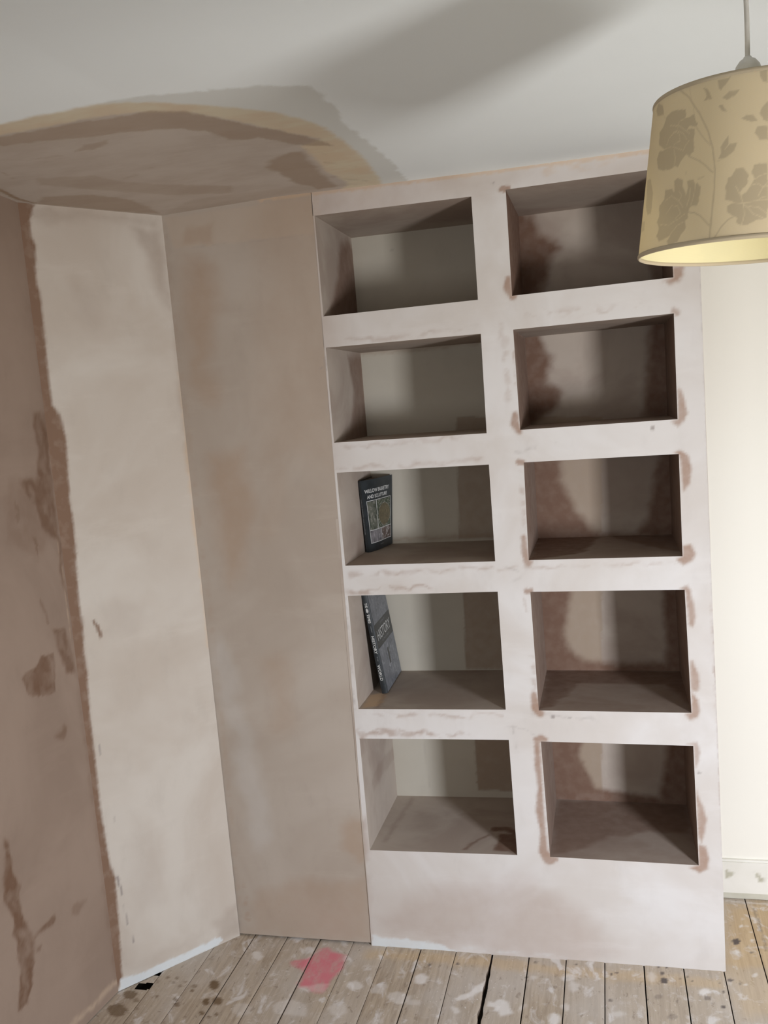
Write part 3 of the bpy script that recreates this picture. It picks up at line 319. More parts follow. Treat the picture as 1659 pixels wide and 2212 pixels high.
  ('P',0,1,0.0008,0.0013,[(-0.332,-0.1176),(-0.3245,-0.1199),(-0.3227,-0.1291),(-0.3177,-0.1428),(-0.3156,-0.1336),(-0.3174,-0.1237),(-0.3072,-0.1249),(-0.3049,-0.1325),(-0.3024,-0.1298),(-0.2962,-0.1341),(-0.2971,-0.1466),(-0.2998,-0.1572),(-0.3109,-0.1585),(-0.3129,-0.1677),(-0.3117,-0.1727),(-0.3151,-0.1754),(-0.3143,-0.1851),(-0.3194,-0.1908),(-0.3243,-0.1997),(-0.3318,-0.2034),(-0.3402,-0.2037),(-0.3432,-0.1967),(-0.3372,-0.1911),(-0.3483,-0.1926),(-0.3579,-0.1951),(-0.3647,-0.1865),(-0.3604,-0.1773),(-0.3676,-0.1677),(-0.363,-0.1603),(-0.3651,-0.1467),(-0.355,-0.1405),(-0.3541,-0.1275),(-0.3418,-0.1284),(-0.3356,-0.1346),(-0.3383,-0.1195)],0),
  ('P',0,1,0.0008,0.0013,[(-0.2576,-0.1263),(-0.2541,-0.1198),(-0.2454,-0.1194),(-0.2386,-0.1288),(-0.2399,-0.1379),(-0.2447,-0.145),(-0.2474,-0.1509),(-0.2459,-0.1542),(-0.2362,-0.1429),(-0.232,-0.1357),(-0.2344,-0.1262),(-0.2324,-0.1172),(-0.2252,-0.1164),(-0.2179,-0.1168),(-0.2166,-0.1326),(-0.2164,-0.1633),(-0.2173,-0.1833),(-0.2243,-0.1843),(-0.2353,-0.1879),(-0.2394,-0.1906),(-0.2464,-0.1906),(-0.2514,-0.1861),(-0.2509,-0.18),(-0.2626,-0.1723),(-0.2629,-0.1644),(-0.2557,-0.1607),(-0.2639,-0.1565),(-0.2652,-0.1423),(-0.2634,-0.1301)],0),
  ('P',0,1,0.0008,0.0013,[(-0.2276,-0.0549),(-0.2239,-0.0477),(-0.2187,-0.0422),(-0.2174,-0.0438),(-0.2172,-0.0667),(-0.2229,-0.0638)],0),
  ('P',0,1,0.0008,0.0013,[(-0.2303,-0.0714),(-0.2243,-0.0698),(-0.2172,-0.0713),(-0.217,-0.0889),(-0.2271,-0.0871),(-0.2331,-0.0787)],0),
  ('P',0,1,0.0008,0.0013,[(-0.2284,-0.0046),(-0.2191,-0.0019),(-0.2177,-0.0195),(-0.2236,-0.0173),(-0.2267,-0.0109)],0),
  ('P',0,1,0.0008,0.0013,[(-0.2489,-0.0589),(-0.2426,-0.0553),(-0.235,-0.0567),(-0.2289,-0.0632),(-0.2364,-0.0642),(-0.2439,-0.062)],0),
  ('P',0,1,0.0008,0.0013,[(-0.2811,-0.0061),(-0.271,-0.0059),(-0.2646,-0.0041),(-0.2707,-0.0129),(-0.277,-0.0193),(-0.2796,-0.018)],0),
  ('P',0,1,0.0008,0.0013,[(-0.301,-0.0108),(-0.2945,-0.0142),(-0.2885,-0.0246),(-0.2866,-0.0281),(-0.299,-0.0264),(-0.2958,-0.0214)],0),
  ('P',0,1,0.0008,0.0013,[(-0.2749,-0.029),(-0.2654,-0.0231),(-0.2528,-0.0231),(-0.2572,-0.0292),(-0.2682,-0.0321)],0),
  ('P',0,1,0.0008,0.0013,[(-0.2785,-0.0375),(-0.2728,-0.0374),(-0.2668,-0.0459),(-0.2741,-0.0446)],0),
  ('P',0,1,0.0008,0.0013,[(-0.2736,-0.0888),(-0.2707,-0.0839),(-0.264,-0.0773),(-0.2643,-0.0881),(-0.2679,-0.0937),(-0.262,-0.0884),(-0.253,-0.0868),(-0.2564,-0.0971),(-0.2682,-0.1048),(-0.2753,-0.1033),(-0.2716,-0.0977)],0),
  ('P',0,1,0.0008,0.0013,[(-0.3952,-0.0048),(-0.3802,-0.0121),(-0.3738,-0.0252),(-0.3962,-0.0217),(-0.4045,-0.0105)],0),
  ('P',0,0.8,0.0008,0.0013,[(-0.4185,-0.1006),(-0.3984,-0.1049),(-0.3852,-0.1261),(-0.3849,-0.1395),(-0.386,-0.1527),(-0.398,-0.153),(-0.4096,-0.1398)],0),
  ('P',0,0.6,0.0008,0.0013,[(-0.4331,-0.1563),(-0.4062,-0.1591),(-0.4076,-0.1726),(-0.4264,-0.1712)],0),
  ('P',0,0.7,0.0008,0.0013,[(-0.302,-0.1235),(-0.2911,-0.1216),(-0.2927,-0.1237),(-0.2993,-0.1253)],0),
  ('P',0,0.6,0.0008,0.0013,[(-0.3207,-0.1119),(-0.3192,-0.1114),(-0.3191,-0.1154),(-0.3205,-0.1148)],0),
  ('L',0,0.9,0.0007,0.0003,[(-0.3429,-0.0016),(-0.323,-0.0171),(-0.3053,-0.041),(-0.2911,-0.066),(-0.2831,-0.091),(-0.2793,-0.1166),(-0.2789,-0.1402),(-0.2805,-0.1713),(-0.282,-0.2035)],0.001),
  ('L',0,0.5,0.0007,0.0003,[(-0.3231,-0.0053),(-0.3198,-0.0187),(-0.3146,-0.031),(-0.3128,-0.0408)],0.0005),
  ('L',0,0.9,0.0007,0.0003,[(-0.3097,-0.0557),(-0.2995,-0.0705),(-0.2867,-0.0848)],0.0006),
  ('L',0,0.9,0.0007,0.0003,[(-0.3162,-0.093),(-0.3009,-0.1016),(-0.2918,-0.1097),(-0.2815,-0.1202)],0.0008),
  ('L',0,0.9,0.0007,0.0003,[(-0.3141,-0.1643),(-0.3033,-0.1669),(-0.2947,-0.1723),(-0.2829,-0.186)],0.0008),
  ('L',0,0.9,0.0007,0.0003,[(-0.2774,-0.2048),(-0.2678,-0.1888),(-0.2608,-0.1819),(-0.2538,-0.1784)],0.0008),
  ('L',0,0.6,0.0007,0.0003,[(-0.2782,-0.1074),(-0.2728,-0.106),(-0.2683,-0.1029)],0.0005),
  ('L',0,0.6,0.0007,0.0003,[(-0.3733,-0.0278),(-0.3656,-0.0339)],0.0005),
  ('L',0,-0.75,0.0007,0.0004,[(-0.3621,-0.0736),(-0.346,-0.0742),(-0.3292,-0.0821)],0.0005),
  ('L',0,-0.75,0.0007,0.0004,[(-0.3405,-0.0996),(-0.3393,-0.0903),(-0.3431,-0.0781)],0.0005),
  ('L',0,-0.75,0.0007,0.0004,[(-0.3552,-0.0446),(-0.3371,-0.0492),(-0.3253,-0.0584),(-0.3187,-0.0631)],0.0005),
  ('L',0,-0.75,0.0007,0.0004,[(-0.3599,-0.0693),(-0.3556,-0.0606),(-0.3412,-0.0546),(-0.3293,-0.0606),(-0.3221,-0.0702)],0.0004),
  ('L',0,-0.75,0.0007,0.0004,[(-0.3269,-0.0422),(-0.3377,-0.0442),(-0.3391,-0.0519)],0.0004),
  ('L',0,-0.75,0.0007,0.0004,[(-0.3506,-0.0587),(-0.346,-0.055),(-0.336,-0.059),(-0.3327,-0.0694),(-0.3439,-0.0715)],0.0004),
  ('L',0,-0.75,0.0007,0.0004,[(-0.327,-0.0834),(-0.3234,-0.0779),(-0.3179,-0.0728)],0.0004),
  ('L',0,-0.75,0.0007,0.0004,[(-0.327,-0.1475),(-0.3236,-0.1417),(-0.3282,-0.1344)],0.0004),
  ('L',0,-0.75,0.0007,0.0004,[(-0.3521,-0.1427),(-0.3407,-0.1384),(-0.327,-0.1475),(-0.3203,-0.1568)],0.0004),
  ('L',0,-0.75,0.0007,0.0004,[(-0.3475,-0.1599),(-0.3392,-0.1517),(-0.3284,-0.1537),(-0.3235,-0.1643),(-0.331,-0.1694)],0.0004),
  ('L',0,-0.75,0.0007,0.0004,[(-0.3612,-0.1722),(-0.341,-0.1758),(-0.3249,-0.1705),(-0.3158,-0.1656)],0.0004),
  ('L',0,-0.75,0.0007,0.0004,[(-0.3394,-0.1908),(-0.328,-0.1796),(-0.3187,-0.1764)],0.0004),
  ('L',0,-0.75,0.0007,0.0004,[(-0.311,-0.1345),(-0.3118,-0.1471),(-0.3147,-0.1562)],0.0005),
  ('L',0,-0.75,0.0007,0.0004,[(-0.304,-0.1327),(-0.3057,-0.145),(-0.3093,-0.1572)],0.0004),
  ('L',0,-0.75,0.0007,0.0004,[(-0.2535,-0.1408),(-0.2473,-0.154),(-0.2442,-0.1637),(-0.2327,-0.1773),(-0.2201,-0.1846)],0.0005),
  ('L',0,-0.75,0.0007,0.0004,[(-0.2442,-0.1637),(-0.2572,-0.1613)],0.0005),
  ('L',0,-0.75,0.0007,0.0004,[(-0.2442,-0.1637),(-0.2425,-0.1763),(-0.245,-0.19)],0.0005),
  ('L',0,-0.75,0.0007,0.0004,[(-0.2442,-0.1637),(-0.2316,-0.1619),(-0.2164,-0.1618)],0.0005),
  ('L',0,-0.75,0.0007,0.0004,[(-0.2362,-0.1429),(-0.2291,-0.1406),(-0.2219,-0.1459),(-0.2165,-0.1449)],0.0005),
  ('L',0,-0.75,0.0007,0.0004,[(-0.2275,-0.1562),(-0.2233,-0.1473),(-0.2166,-0.1402)],0.0005),
  ('L',0,-0.75,0.0007,0.0004,[(-0.232,-0.1357),(-0.2264,-0.1317),(-0.2178,-0.1294)],0.0004),
  ('L',0,-0.75,0.0007,0.0004,[(-0.2399,-0.1673),(-0.2273,-0.1701),(-0.2174,-0.1787)],0.0005),
  ('L',0,-0.75,0.0007,0.0004,[(-0.2288,-0.1622),(-0.2232,-0.1581),(-0.2164,-0.1572)],0.0004),
 ],
}

sc = bpy.context.scene
col = sc.collection
CH = ('damp_and_dim', 'ochre', 'grey', 'chalk', 'extra')  # first channel: damp, plus dim warm light painted on the bookcase face
DEPTH = 0.404          # depth of every compartment
rng = np.random.RandomState(7)
_T = rng.rand(64, 64)

# ------------------------------------------------------------------ fields
def vnoise(x, y, seed=0):
    x = x + 13.37 * seed; y = y + 7.77 * seed
    xi = np.floor(x).astype(int); yi = np.floor(y).astype(int)
    fx = x - xi; fy = y - yi
    fx = fx * fx * (3 - 2 * fx); fy = fy * fy * (3 - 2 * fy)
    a = _T[xi & 63, yi & 63]; b = _T[(xi + 1) & 63, yi & 63]
    c = _T[xi & 63, (yi + 1) & 63]; d = _T[(xi + 1) & 63, (yi + 1) & 63]
    return (a * (1 - fx) + b * fx) * (1 - fy) + (c * (1 - fx) + d * fx) * fy - .5

def fbm(x, y, s, seed=0):
    return (vnoise(x / s, y / s, seed) + .5 * vnoise(2.1 * x / s, 2.1 * y / s, seed + 3)
            + .25 * vnoise(4.3 * x / s, 4.3 * y / s, seed + 5)) * 1.4

def seg_dist(X, Y, a, b, wa=0., wb=0.):
    dx, dy = b[0] - a[0], b[1] - a[1]
    L = dx * dx + dy * dy + 1e-12
    t = np.clip(((X - a[0]) * dx + (Y - a[1]) * dy) / L, 0, 1)
    return np.hypot(X - a[0] - t * dx, Y - a[1] - t * dy) - (wa + (wb - wa) * t)

def marks(name, x, y):
    """dirt / damp / paint marks, and some painted light, of one real surface, in that surface's own metres"""
    F = np.zeros((len(x), 5))
    for k, (kind, ch, st, soft, warp, pts, w) in enumerate(MARKS.get(name, [])):
        xs = [q[0] for q in pts]; ys = [q[1] for q in pts]
        wm = (max(w) if isinstance(w, list) else w) + soft * 1.2 + warp * 1.5
        sel = np.nonzero((x > min(xs) - wm) & (x < max(xs) + wm) & (y > min(ys) - wm) & (y < max(ys) + wm))[0]
        if not len(sel): continue
        X, Y = x[sel], y[sel]
        sca = max(warp * 3.2, .006)
        X = X + warp * fbm(X, Y, sca, k + 1); Y = Y + warp * fbm(Y, X, sca, k + 11)
        d = np.full(len(sel), 1e9)
        if kind == 'P':
            n = len(pts); ins = np.zeros(len(sel), bool)
            for i in range(n):
                a, b = pts[i], pts[(i + 1) % n]
                d = np.minimum(d, seg_dist(X, Y, a, b))
                c = (a[1] > Y) != (b[1] > Y)
                xx = a[0] + (Y - a[1]) * (b[0] - a[0]) / ((b[1] - a[1]) or 1e-9)
                ins ^= c & (X < xx)
            d = np.where(ins, -d, d)
        else:
            W = w if isinstance(w, list) else [w] * len(pts)
            for i in range(len(pts) - 1):
                d = np.minimum(d, seg_dist(X, Y, pts[i], pts[i + 1], W[i], W[i + 1]))
        t = np.clip(.5 - d / (2 * soft), 0, 1); t = t * t * (3 - 2 * t)
        if kind == 'L' and 0 < st <= .5 and soft < .01 and name in ('face', 'ceiling'): t = t * np.clip(.55 + 1.5 * fbm(X, Y * 2.2, .035, k + 21), 0, 1.15)
        if name == 'left' and soft < .02: t = t * np.clip(.88 + .6 * fbm(X, Y * .6, .025, k + 31), 0, 1)
        if st >= 0: F[sel, ch] = np.maximum(F[sel, ch], st * t)
        else: F[sel, ch] *= 1 + st * t
    return F

# ------------------------------------------------------------------ mesh building
class MB:
    def __init__(s): s.V = []; s.Q = []; s.F = []; s.n = 0; s.att = False; s.P = []; s.pm = []
    def grid(s, P, surf=None, coord=None, keep=None, base=None):
        """P: (nu,nv,3) array of points -> quads (normal = du x dv)"""
        P = np.asarray(P, float); nu, nv = P.shape[:2]
        V = P.reshape(-1, 3); s.V.append(V)
        F = np.zeros((len(V), 5))
        if base is not None: F[:] = base
        if surf:
            a, b = coord(V); F = np.maximum(F, marks(surf, a, b)); s.att = True
        elif base is not None: s.att = True
        s.F.append(F)
        i = np.arange(nu * nv).reshape(nu, nv)
        Q = np.stack([i[:-1, :-1], i[1:, :-1], i[1:, 1:], i[:-1, 1:]], -1).reshape(-1, 4)
        if keep is not None:
            c = V[Q].mean(1); Q = Q[keep(c)]
        s.Q.append(Q + s.n); s.n += len(V)
    def quad(s, a, b, c, d, step=.05, **k):
        a, b, c, d = [np.array(v, float) for v in (a, b, c, d)]
        nu = max(1, int(round(max(np.linalg.norm(b - a), np.linalg.norm(c - d)) / step)))
        nv = max(1, int(round(max(np.linalg.norm(d - a), np.linalg.norm(c - b)) / step)))
        u = np.linspace(0, 1, nu + 1)[:, None, None]; v = np.linspace(0, 1, nv + 1)[None, :, None]
        s.grid(a * (1 - u) * (1 - v) + b * u * (1 - v) + c * u * v + d * (1 - u) * v, **k)
    def box(s, lo, hi, **k):
        x0, y0, z0 = lo; x1, y1, z1 = hi
        s.hexa([(x0, y0, z0), (x1, y0, z0), (x1, y1, z0), (x0, y1, z0), (x0, y0, z1), (x1, y0, z1), (x1, y1, z1), (x0, y1, z1)], **k)
    def hexa(s, c, step=9., skip=(), spec={}, base=None):
        faces = {'bottom': (0, 3, 2, 1), 'top': (4, 5, 6, 7), 'front': (0, 1, 5, 4), 'right': (1, 2, 6, 5), 'back': (2, 3, 7, 6), 'left': (3, 0, 4, 7)}
        for n, f in faces.items():
            if n in skip: continue
            k = dict(spec.get(n, {})); k.setdefault('step', step); k.setdefault('base', base)
            s.quad(*[c[i] for i in f], **k)
    def build(s, name, mat, parent=None, smooth=False, weld=False):
        V = np.concatenate(s.V); Q = np.concatenate(s.Q); F = np.concatenate(s.F)
        me = bpy.data.meshes.new(name)
        me.vertices.add(len(V)); me.vertices.foreach_set('co', V.ravel())
        me.loops.add(len(Q) * 4); me.loops.foreach_set('vertex_index', Q.ravel())
        me.polygons.add(len(Q)); me.polygons.foreach_set('loop_start', np.arange(len(Q)) * 4)
        me.update(calc_edges=True); me.validate()
        if s.att:
            for i, n in enumerate(CH):
                a = me.attributes.new(n, 'FLOAT', 'POINT'); a.data.foreach_set('value', F[:, i].astype(np.float32))
        if smooth: me.polygons.foreach_set('use_smooth', np.ones(len(Q), bool))
        me.materials.append(mat)
        o = bpy.data.objects.new(name, me); col.objects.link(o)
        if parent: o.parent = parent
        return o

def empty(name, loc=(0, 0, 0)):
    o = bpy.data.objects.new(name, None); o.empty_display_size = .1; o.location = loc; col.objects.link(o); return o
def tag(o, label, cat, group=None):
    o['label'] = label; o['category'] = cat
    if group: o['group'] = group
    return o
def struct(o, label=None, cat=None):
    o['kind'] = 'structure'
    if label: o['label'] = label
    if cat: o['category'] = cat
    return o
def keep_world(o, parent):
    o.parent = parent; o.matrix_parent_inverse = parent.matrix_world.inverted() if parent.matrix_world else Matrix()
def rehang(root):
    """children are modelled in world coordinates: shift them so the root's origin is the thing's base"""
    inv = Matrix.Translation(-Vector(root.location))
    for ch in root.children: ch.matrix_parent_inverse = inv

# ------------------------------------------------------------------ materials
class NT:
    def __init__(s, name, rough=.85, spec=.3):
        s.m = bpy.data.materials.new(name); s.m.use_nodes = True
        s.t = s.m.node_tree; s.b = s.t.nodes['Principled BSDF']
        s.b.inputs['Roughness'].default_value = rough; s.b.inputs['Specular IOR Level'].default_value = spec
        s.tc = s.t.nodes.new('ShaderNodeTexCoord')
    def link(s, a, b): s.t.links.new(a, b)
    def noise(s, scale, detail=3, stretch=None, rough=.5, dist=0.):
        n = s.t.nodes.new('ShaderNodeTexNoise'); n.inputs['Scale'].default_value = scale
        n.inputs['Detail'].default_value = detail; n.inputs['Roughness'].default_value = rough; n.inputs['Distortion'].default_value = dist
        v = s.tc.outputs['Object']
        if stretch:
            mp = s.t.nodes.new('ShaderNodeMapping'); mp.inputs['Scale'].default_value = stretch
            s.link(v, mp.inputs['Vector']); v = mp.outputs['Vector']
        s.link(v, n.inputs['Vector']); return n.outputs['Fac']
    def ramp(s, f, lo, hi, a=0., b=1.):
        n = s.t.nodes.new('ShaderNodeMapRange'); n.interpolation_type = 'SMOOTHSTEP'
        for i, v in ((1, lo), (2, hi), (3, a), (4, b)): n.inputs[i].default_value = v
        s.link(f, n.inputs[0]); return n.outputs[0]
    def math(s, op, a, b):
        n = s.t.nodes.new('ShaderNodeMath'); n.operation = op
        for i, v in enumerate((a, b)):
            if isinstance(v, (int, float)): n.inputs[i].default_value = v
            else: s.link(v, n.inputs[i])
        return n.outputs[0]
    def mix(s, f, a, b):
        n = s.t.nodes.new('ShaderNodeMix'); n.data_type = 'RGBA'
        if isinstance(f, (int, float)): n.inputs[0].default_value = f
        else: s.link(f, n.inputs[0])
        for i, v in ((6, a), (7, b)):
            if isinstance(v, (tuple, list)): n.inputs[i].default_value = (*v[:3], 1)
            else: s.link(v, n.inputs[i])
        return n.outputs[2]
    def attr(s, name):
        n = s.t.nodes.new('ShaderNodeAttribute'); n.attribute_name = name; return n.outputs['Fac']
    def bump(s, f, strength=.2, dist=.002):
        n = s.t.nodes.new('ShaderNodeBump'); n.inputs['Strength'].default_value = strength; n.inputs['Distance'].default_value = dist
        s.link(f, n.inputs['Height']); s.link(n.outputs['Normal'], s.b.inputs['Normal'])
    def out(s, c):
        if isinstance(c, (tuple, list)): s.b.inputs['Base Color'].default_value = (*c, 1)
        else: s.link(c, s.b.inputs['Base Color'])
        return s.m

def plaster(name, dry_a, dry_b, damp_and_dim, ochre=(.62, .44, .28), grey=(.30, .26, .24), chalk=(.66, .69, .70), extra=(.55, .43, .38), mott=2.2, contrast=(.35, .65), sheen=.25):
    t = NT(name, .8, sheen)
    n1 = t.noise(mott, 4, rough=.55, dist=.6); n2 = t.noise(14, 5, (1, 1, .5), .6)
    c = t.mix(t.ramp(n1, *contrast), dry_a, dry_b)
    c = t.mix(t.ramp(n2, .5, .8, 0, .22), c, tuple(v * .78 for v in dry_b))
    n3 = t.noise(5, 6, (.5, .5, 2.2), .65)
    c = t.mix(t.ramp(n3, .52, .72, 0, .3), c, tuple(min(1, v * 1.08) for v in dry_a))
    brk = t.ramp(t.noise(30, 4), .2, .8, -.12, .12)
    def layer(c, nm, colr, w=1.):
        a = t.attr(nm)
        f = t.math('MULTIPLY', a, t.math('ADD', brk, 1.)) if w else a
        return t.mix(f, c, colr)
    c = layer(c, 'extra', extra); 
    c = layer(c, 'ochre', ochre); c = layer(c, 'damp_and_dim', damp_and_dim)
    c = layer(c, 'grey', grey); c = layer(c, 'chalk', chalk)
    t.bump(t.noise(26, 5, (1, 1, .6), .6), .12, .0015)
    return t.out(c)

DAMP = (.215, .132, .088)
M = {}
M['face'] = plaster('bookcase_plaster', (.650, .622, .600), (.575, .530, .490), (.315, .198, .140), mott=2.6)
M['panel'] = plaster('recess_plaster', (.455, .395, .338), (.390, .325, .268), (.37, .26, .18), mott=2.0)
M['pale'] = plaster('angled_wall_plaster', (.595, .545, .485), (.515, .450, .385), DAMP, mott=2.2)
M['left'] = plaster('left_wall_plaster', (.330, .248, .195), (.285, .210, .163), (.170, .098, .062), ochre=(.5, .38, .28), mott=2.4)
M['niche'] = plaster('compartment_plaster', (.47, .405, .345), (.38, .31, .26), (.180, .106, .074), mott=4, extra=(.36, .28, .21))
M['niche_paint'] = plaster('compartment_back_paint', (.49, .455, .385), (.46, .42, .35), (.33, .24, .18), mott=1.5, extra=(.32, .25, .19))
M['skirt'] = plaster('painted_skirting', (.80, .78, .72), (.76, .74, .67), (.5, .4, .3), grey=(.46, .44, .34), mott=5)

t = NT('ceiling_paint', .9, .2)
c = t.mix(t.ramp(t.noise(1.6, 3), .35, .65), (.79, .83, .83), (.82, .86, .86))
c = t.mix(t.attr('grey'), c, (.60, .605, .57))
oc = t.mix(t.ramp(t.noise(9, 4, (1, 2, 1)), .35, .65), (.62, .55, .41), (.60, .49, .355))
c = t.mix(t.attr('ochre'), c, oc)
pk = t.mix(t.ramp(t.noise(6, 5, (1, 2.2, 1), .6), .35, .7), (.50, .44, .385), (.45, .385, .33))
c = t.mix(t.attr('extra'), c, pk); c = t.mix(t.attr('damp_and_dim'), c, (.33, .245, .175))
t.bump(t.noise(60, 4), .06, .001); M['ceiling'] = t.out(c)

t = NT('cream_emulsion', .6, .35)
c = t.mix(t.ramp(t.noise(1.3, 2), .3, .7), (.86, .835, .755), (.84, .81, .73)); t.bump(t.noise(90, 3), .05, .001)
M['cream'] = t.out(c)
t = NT('bare_plaster', .7, .3); M['white'] = t.out(t.mix(t.ramp(t.noise(2, 2), .3, .7), (.60, .59, .57), (.56, .55, .53)))
t = NT('dark_void', .95, .05); M['void'] = t.out(t.mix(t.ramp(t.noise(20, 2), .3, .7), (.012, .010, .008), (.03, .025, .02)))

# bare softwood boards spattered with emulsion
t = NT('old_pine_boards', .75, .3)
gr = t.noise(9, 6, (9, .55, 1), .6, .8)
c = t.mix(t.ramp(gr, .3, .7), (.50, .41, .31), (.345, .27, .195))
tone = t.attr('board_tone')
c = t.mix(t.math('MULTIPLY', tone, .5), c, (.52, .455, .385))
c = t.mix(t.ramp(t.noise(3.2, 4, (1, .8, 1), .6), .42, .70, 0, .65), c, (.54, .49, .44))
c = t.mix(t.ramp(t.noise(60, 4, (2.0, .7, 1), .65), .56, .72, 0, .45), c, (.62, .57, .52))
c = t.mix(t.ramp(t.noise(38, 4, (1.5, .8, 1), .6, .5), .60, .68, 0, .5), c, (.24, .185, .14))
c = t.mix(t.ramp(t.noise(95, 2, (1, .7, 1)), .70, .75, 0, .7), c, (.70, .66, .62))
oc = t.mix(t.ramp(gr, .3, .7), (.62, .46, .27), (.52, .37, .21))
c = t.mix(t.math('MULTIPLY', t.attr('ochre'), .8), c, oc)
c = t.mix(t.ramp(t.noise(14, 5, (1.2, .9, 1), .6, .7), .54, .70, 0, .7), c, (.74, .71, .69))
c = t.mix(t.math('MULTIPLY', t.attr('extra'), t.ramp(t.noise(16, 5, (1.4, .8, 1), .7), .3, .62, .45, 1.)), c, (.66, .20, .24))
c = t.mix(t.math('MULTIPLY', t.attr('damp_and_dim'), .9), c, (.145, .088, .040)); c = t.mix(t.attr('grey'), c, (.13, .105, .095))
c = t.mix(t.attr('chalk'), c, (.80, .77, .74))
t.bump(gr, .25, .0015); M['boards'] = t.out(c)

# lamp fabric: satin ground with woven flowers; daylight soaks through it
def cloth(name, a, b, trans, attr=True):
    t = NT(name, .75, .2)
    w = t.t.nodes.new('ShaderNodeTexWave'); w.bands_direction = 'Z'; w.inputs['Scale'].default_value = 260; w.inputs['Distortion'].default_value = 1.5
    t.link(t.tc.outputs['Object'], w.inputs['Vector'])
    g = t.mix(t.ramp(w.outputs['Fac'], 0, 1, 0, .25), a, tuple(v * .86 for v in a))
    c = t.mix(t.attr('damp_and_dim'), g, b) if attr else g
    t.out(c)
    tr = t.t.nodes.new('ShaderNodeBsdfTranslucent'); t.link(c, tr.inputs['Color'])
    mx = t.t.nodes.new('ShaderNodeMixShader'); mx.inputs[0].default_value = trans
    t.link(t.b.outputs[0], mx.inputs[1]); t.link(tr.outputs[0], mx.inputs[2])
    t.link(mx.outputs[0], t.t.nodes['Material Output'].inputs['Surface']); return t.m
M['shade'] = cloth('floral_satin', (.86, .765, .59), (.655, .575, .44), .45)
M['lining'] = cloth('shade_lining', (.92, .86, .55), (.8, .7, .5), .30, False)
M['trim'] = cloth('shade_binding', (.52, .44, .31), (.5, .4, .3), .1, False)
def plain(name, c, rough=.5, spec=.4, c2=None, sc_=40):
    t = NT(name, rough, spec); return t.out(t.mix(t.ramp(t.noise(sc_, 3), .35, .65), c, c2 or tuple(v * .85 for v in c)))
M['flex'] = plain('white_flex', (.62, .60, .55)); M['holder'] = plain('white_bakelite', (.72, .71, .66), .35)
M['wire'] = plain('shade_wire', (.6, .6, .58), .4); M['glassbulb'] = plain('frosted_bulb', (.85, .84, .8), .3)
M['cover1'] = plain('dark_paper_cover', (.030, .036, .040), .4, .5, (.022, .026, .028)); M['pages'] = plain('page_edges', (.45, .36, .28), .9, .1, sc_=300)
M['cover2'] = plain('charcoal_gloss_cover', (.020, .025, .029), .35, .5, (.026, .031, .034))
M['ink'] = plain('white_lettering', (.62, .62, .60), .6); M['ink2'] = plain('grey_lettering', (.32, .33, .34), .6)
def photo(name, cols, scale, stretch=(1, 1, 1)):
    t = NT(name, .4, .5); n = t.noise(scale, 5, stretch, .65, 1.2)
    c = t.mix(t.ramp(n, .38, .5), cols[0], cols[1]); c = t.mix(t.ramp(t.noise(scale * 1.7, 4, stretch, .6, .6), .5, .66), c, cols[2]); return t.out(c)
M['ph_path'] = photo('photo_woodland', [(.05, .06, .045), (.11, .115, .09), (.24, .23, .20)], 26, (2, 2, 1))
M['ph_leaf'] = photo('photo_foliage', [(.025, .035, .022), (.05, .065, .04), (.30, .30, .25)], 90)
M['ph_basket'] = photo('photo_wicker', [(.13, .105, .055), (.085, .07, .04), (.17, .14, .08)], 60, (1, 3, 1))
M['ph_grey'] = photo('photo_grey', [(.10, .095, .10), (.17, .16, .165), (.27, .25, .26)], 30, (2, 2, 1))
M['ph_dark'] = photo('photo_workshop', [(.05, .035, .03), (.10, .07, .06), (.34, .31, .30)], 38)
M['ph_city'] = photo('photo_stone_ruins', [(.10, .11, .125), (.155, .165, .185), (.23, .24, .26)], 22, (1, 1.5, 1.5))
M['ph_tower'] = photo('photo_stone_tower', [(.13, .14, .16), (.20, .21, .235), (.36, .37, .39)], 26, (1, 2.5, 1))
M['frame'] = plain('white_window_paint', (.8, .8, .78), .4)
g = bpy.data.materials.new('window_glass'); g.use_nodes = True
gt = g.node_tree; gt.nodes.remove(gt.nodes['Principled BSDF'])
tr = gt.nodes.new('ShaderNodeBsdfTransparent'); gl = gt.nodes.new('ShaderNodeBsdfGlossy'); gl.inputs['Roughness'].default_value = .02
fr = gt.nodes.new('ShaderNodeFresnel'); mx = gt.nodes.new('ShaderNodeMixShader')
gt.links.new(fr.outputs[0], mx.inputs[0]); gt.links.new(tr.outputs[0], mx.inputs[1]); gt.links.new(gl.outputs[0], mx.inputs[2])
gt.links.new(mx.outputs[0], gt.nodes['Material Output'].inputs['Surface']); M['glass'] = g

XZ = lambda V: (V[:, 0], V[:, 2]); XY = lambda V: (V[:, 0], V[:, 1])
H = 2.395
RX, RY = 3.20, -3.05                      # right wall and the wall behind the camera

# ------------------------------------------------------------------ ceiling (slightly uneven, as plastered)
def ceil_z(x): return np.interp(x, [-.5, .10, .50, .80, 1.2, 1.6, 4.5], [2.394, 2.3945, 2.402, 2.396, 2.3895, 2.388, 2.388])
xs = np.unique(np.concatenate([[-.6], np.arange(-.32, 1.2, .007), np.arange(1.2, 1.75, .05), [2.4, 4.0]]))
ys = np.unique(np.concatenate([[-3.2, -2.4], np.arange(-1.4, .03, .007), [.2, .45]]))
P = np.zeros((len(xs), len(ys), 3)); P[..., 0] = xs[:, None]; P[..., 1] = ys[None]; P[..., 2] = ceil_z(xs)[:, None]
mb = MB(); mb.grid(P[:, ::-1], surf='ceiling', coord=XY)
mb.box((-.6, -3.3, 2.42), (4.1, .45, 2.46))
struct(mb.build('ceiling', M['ceiling']))

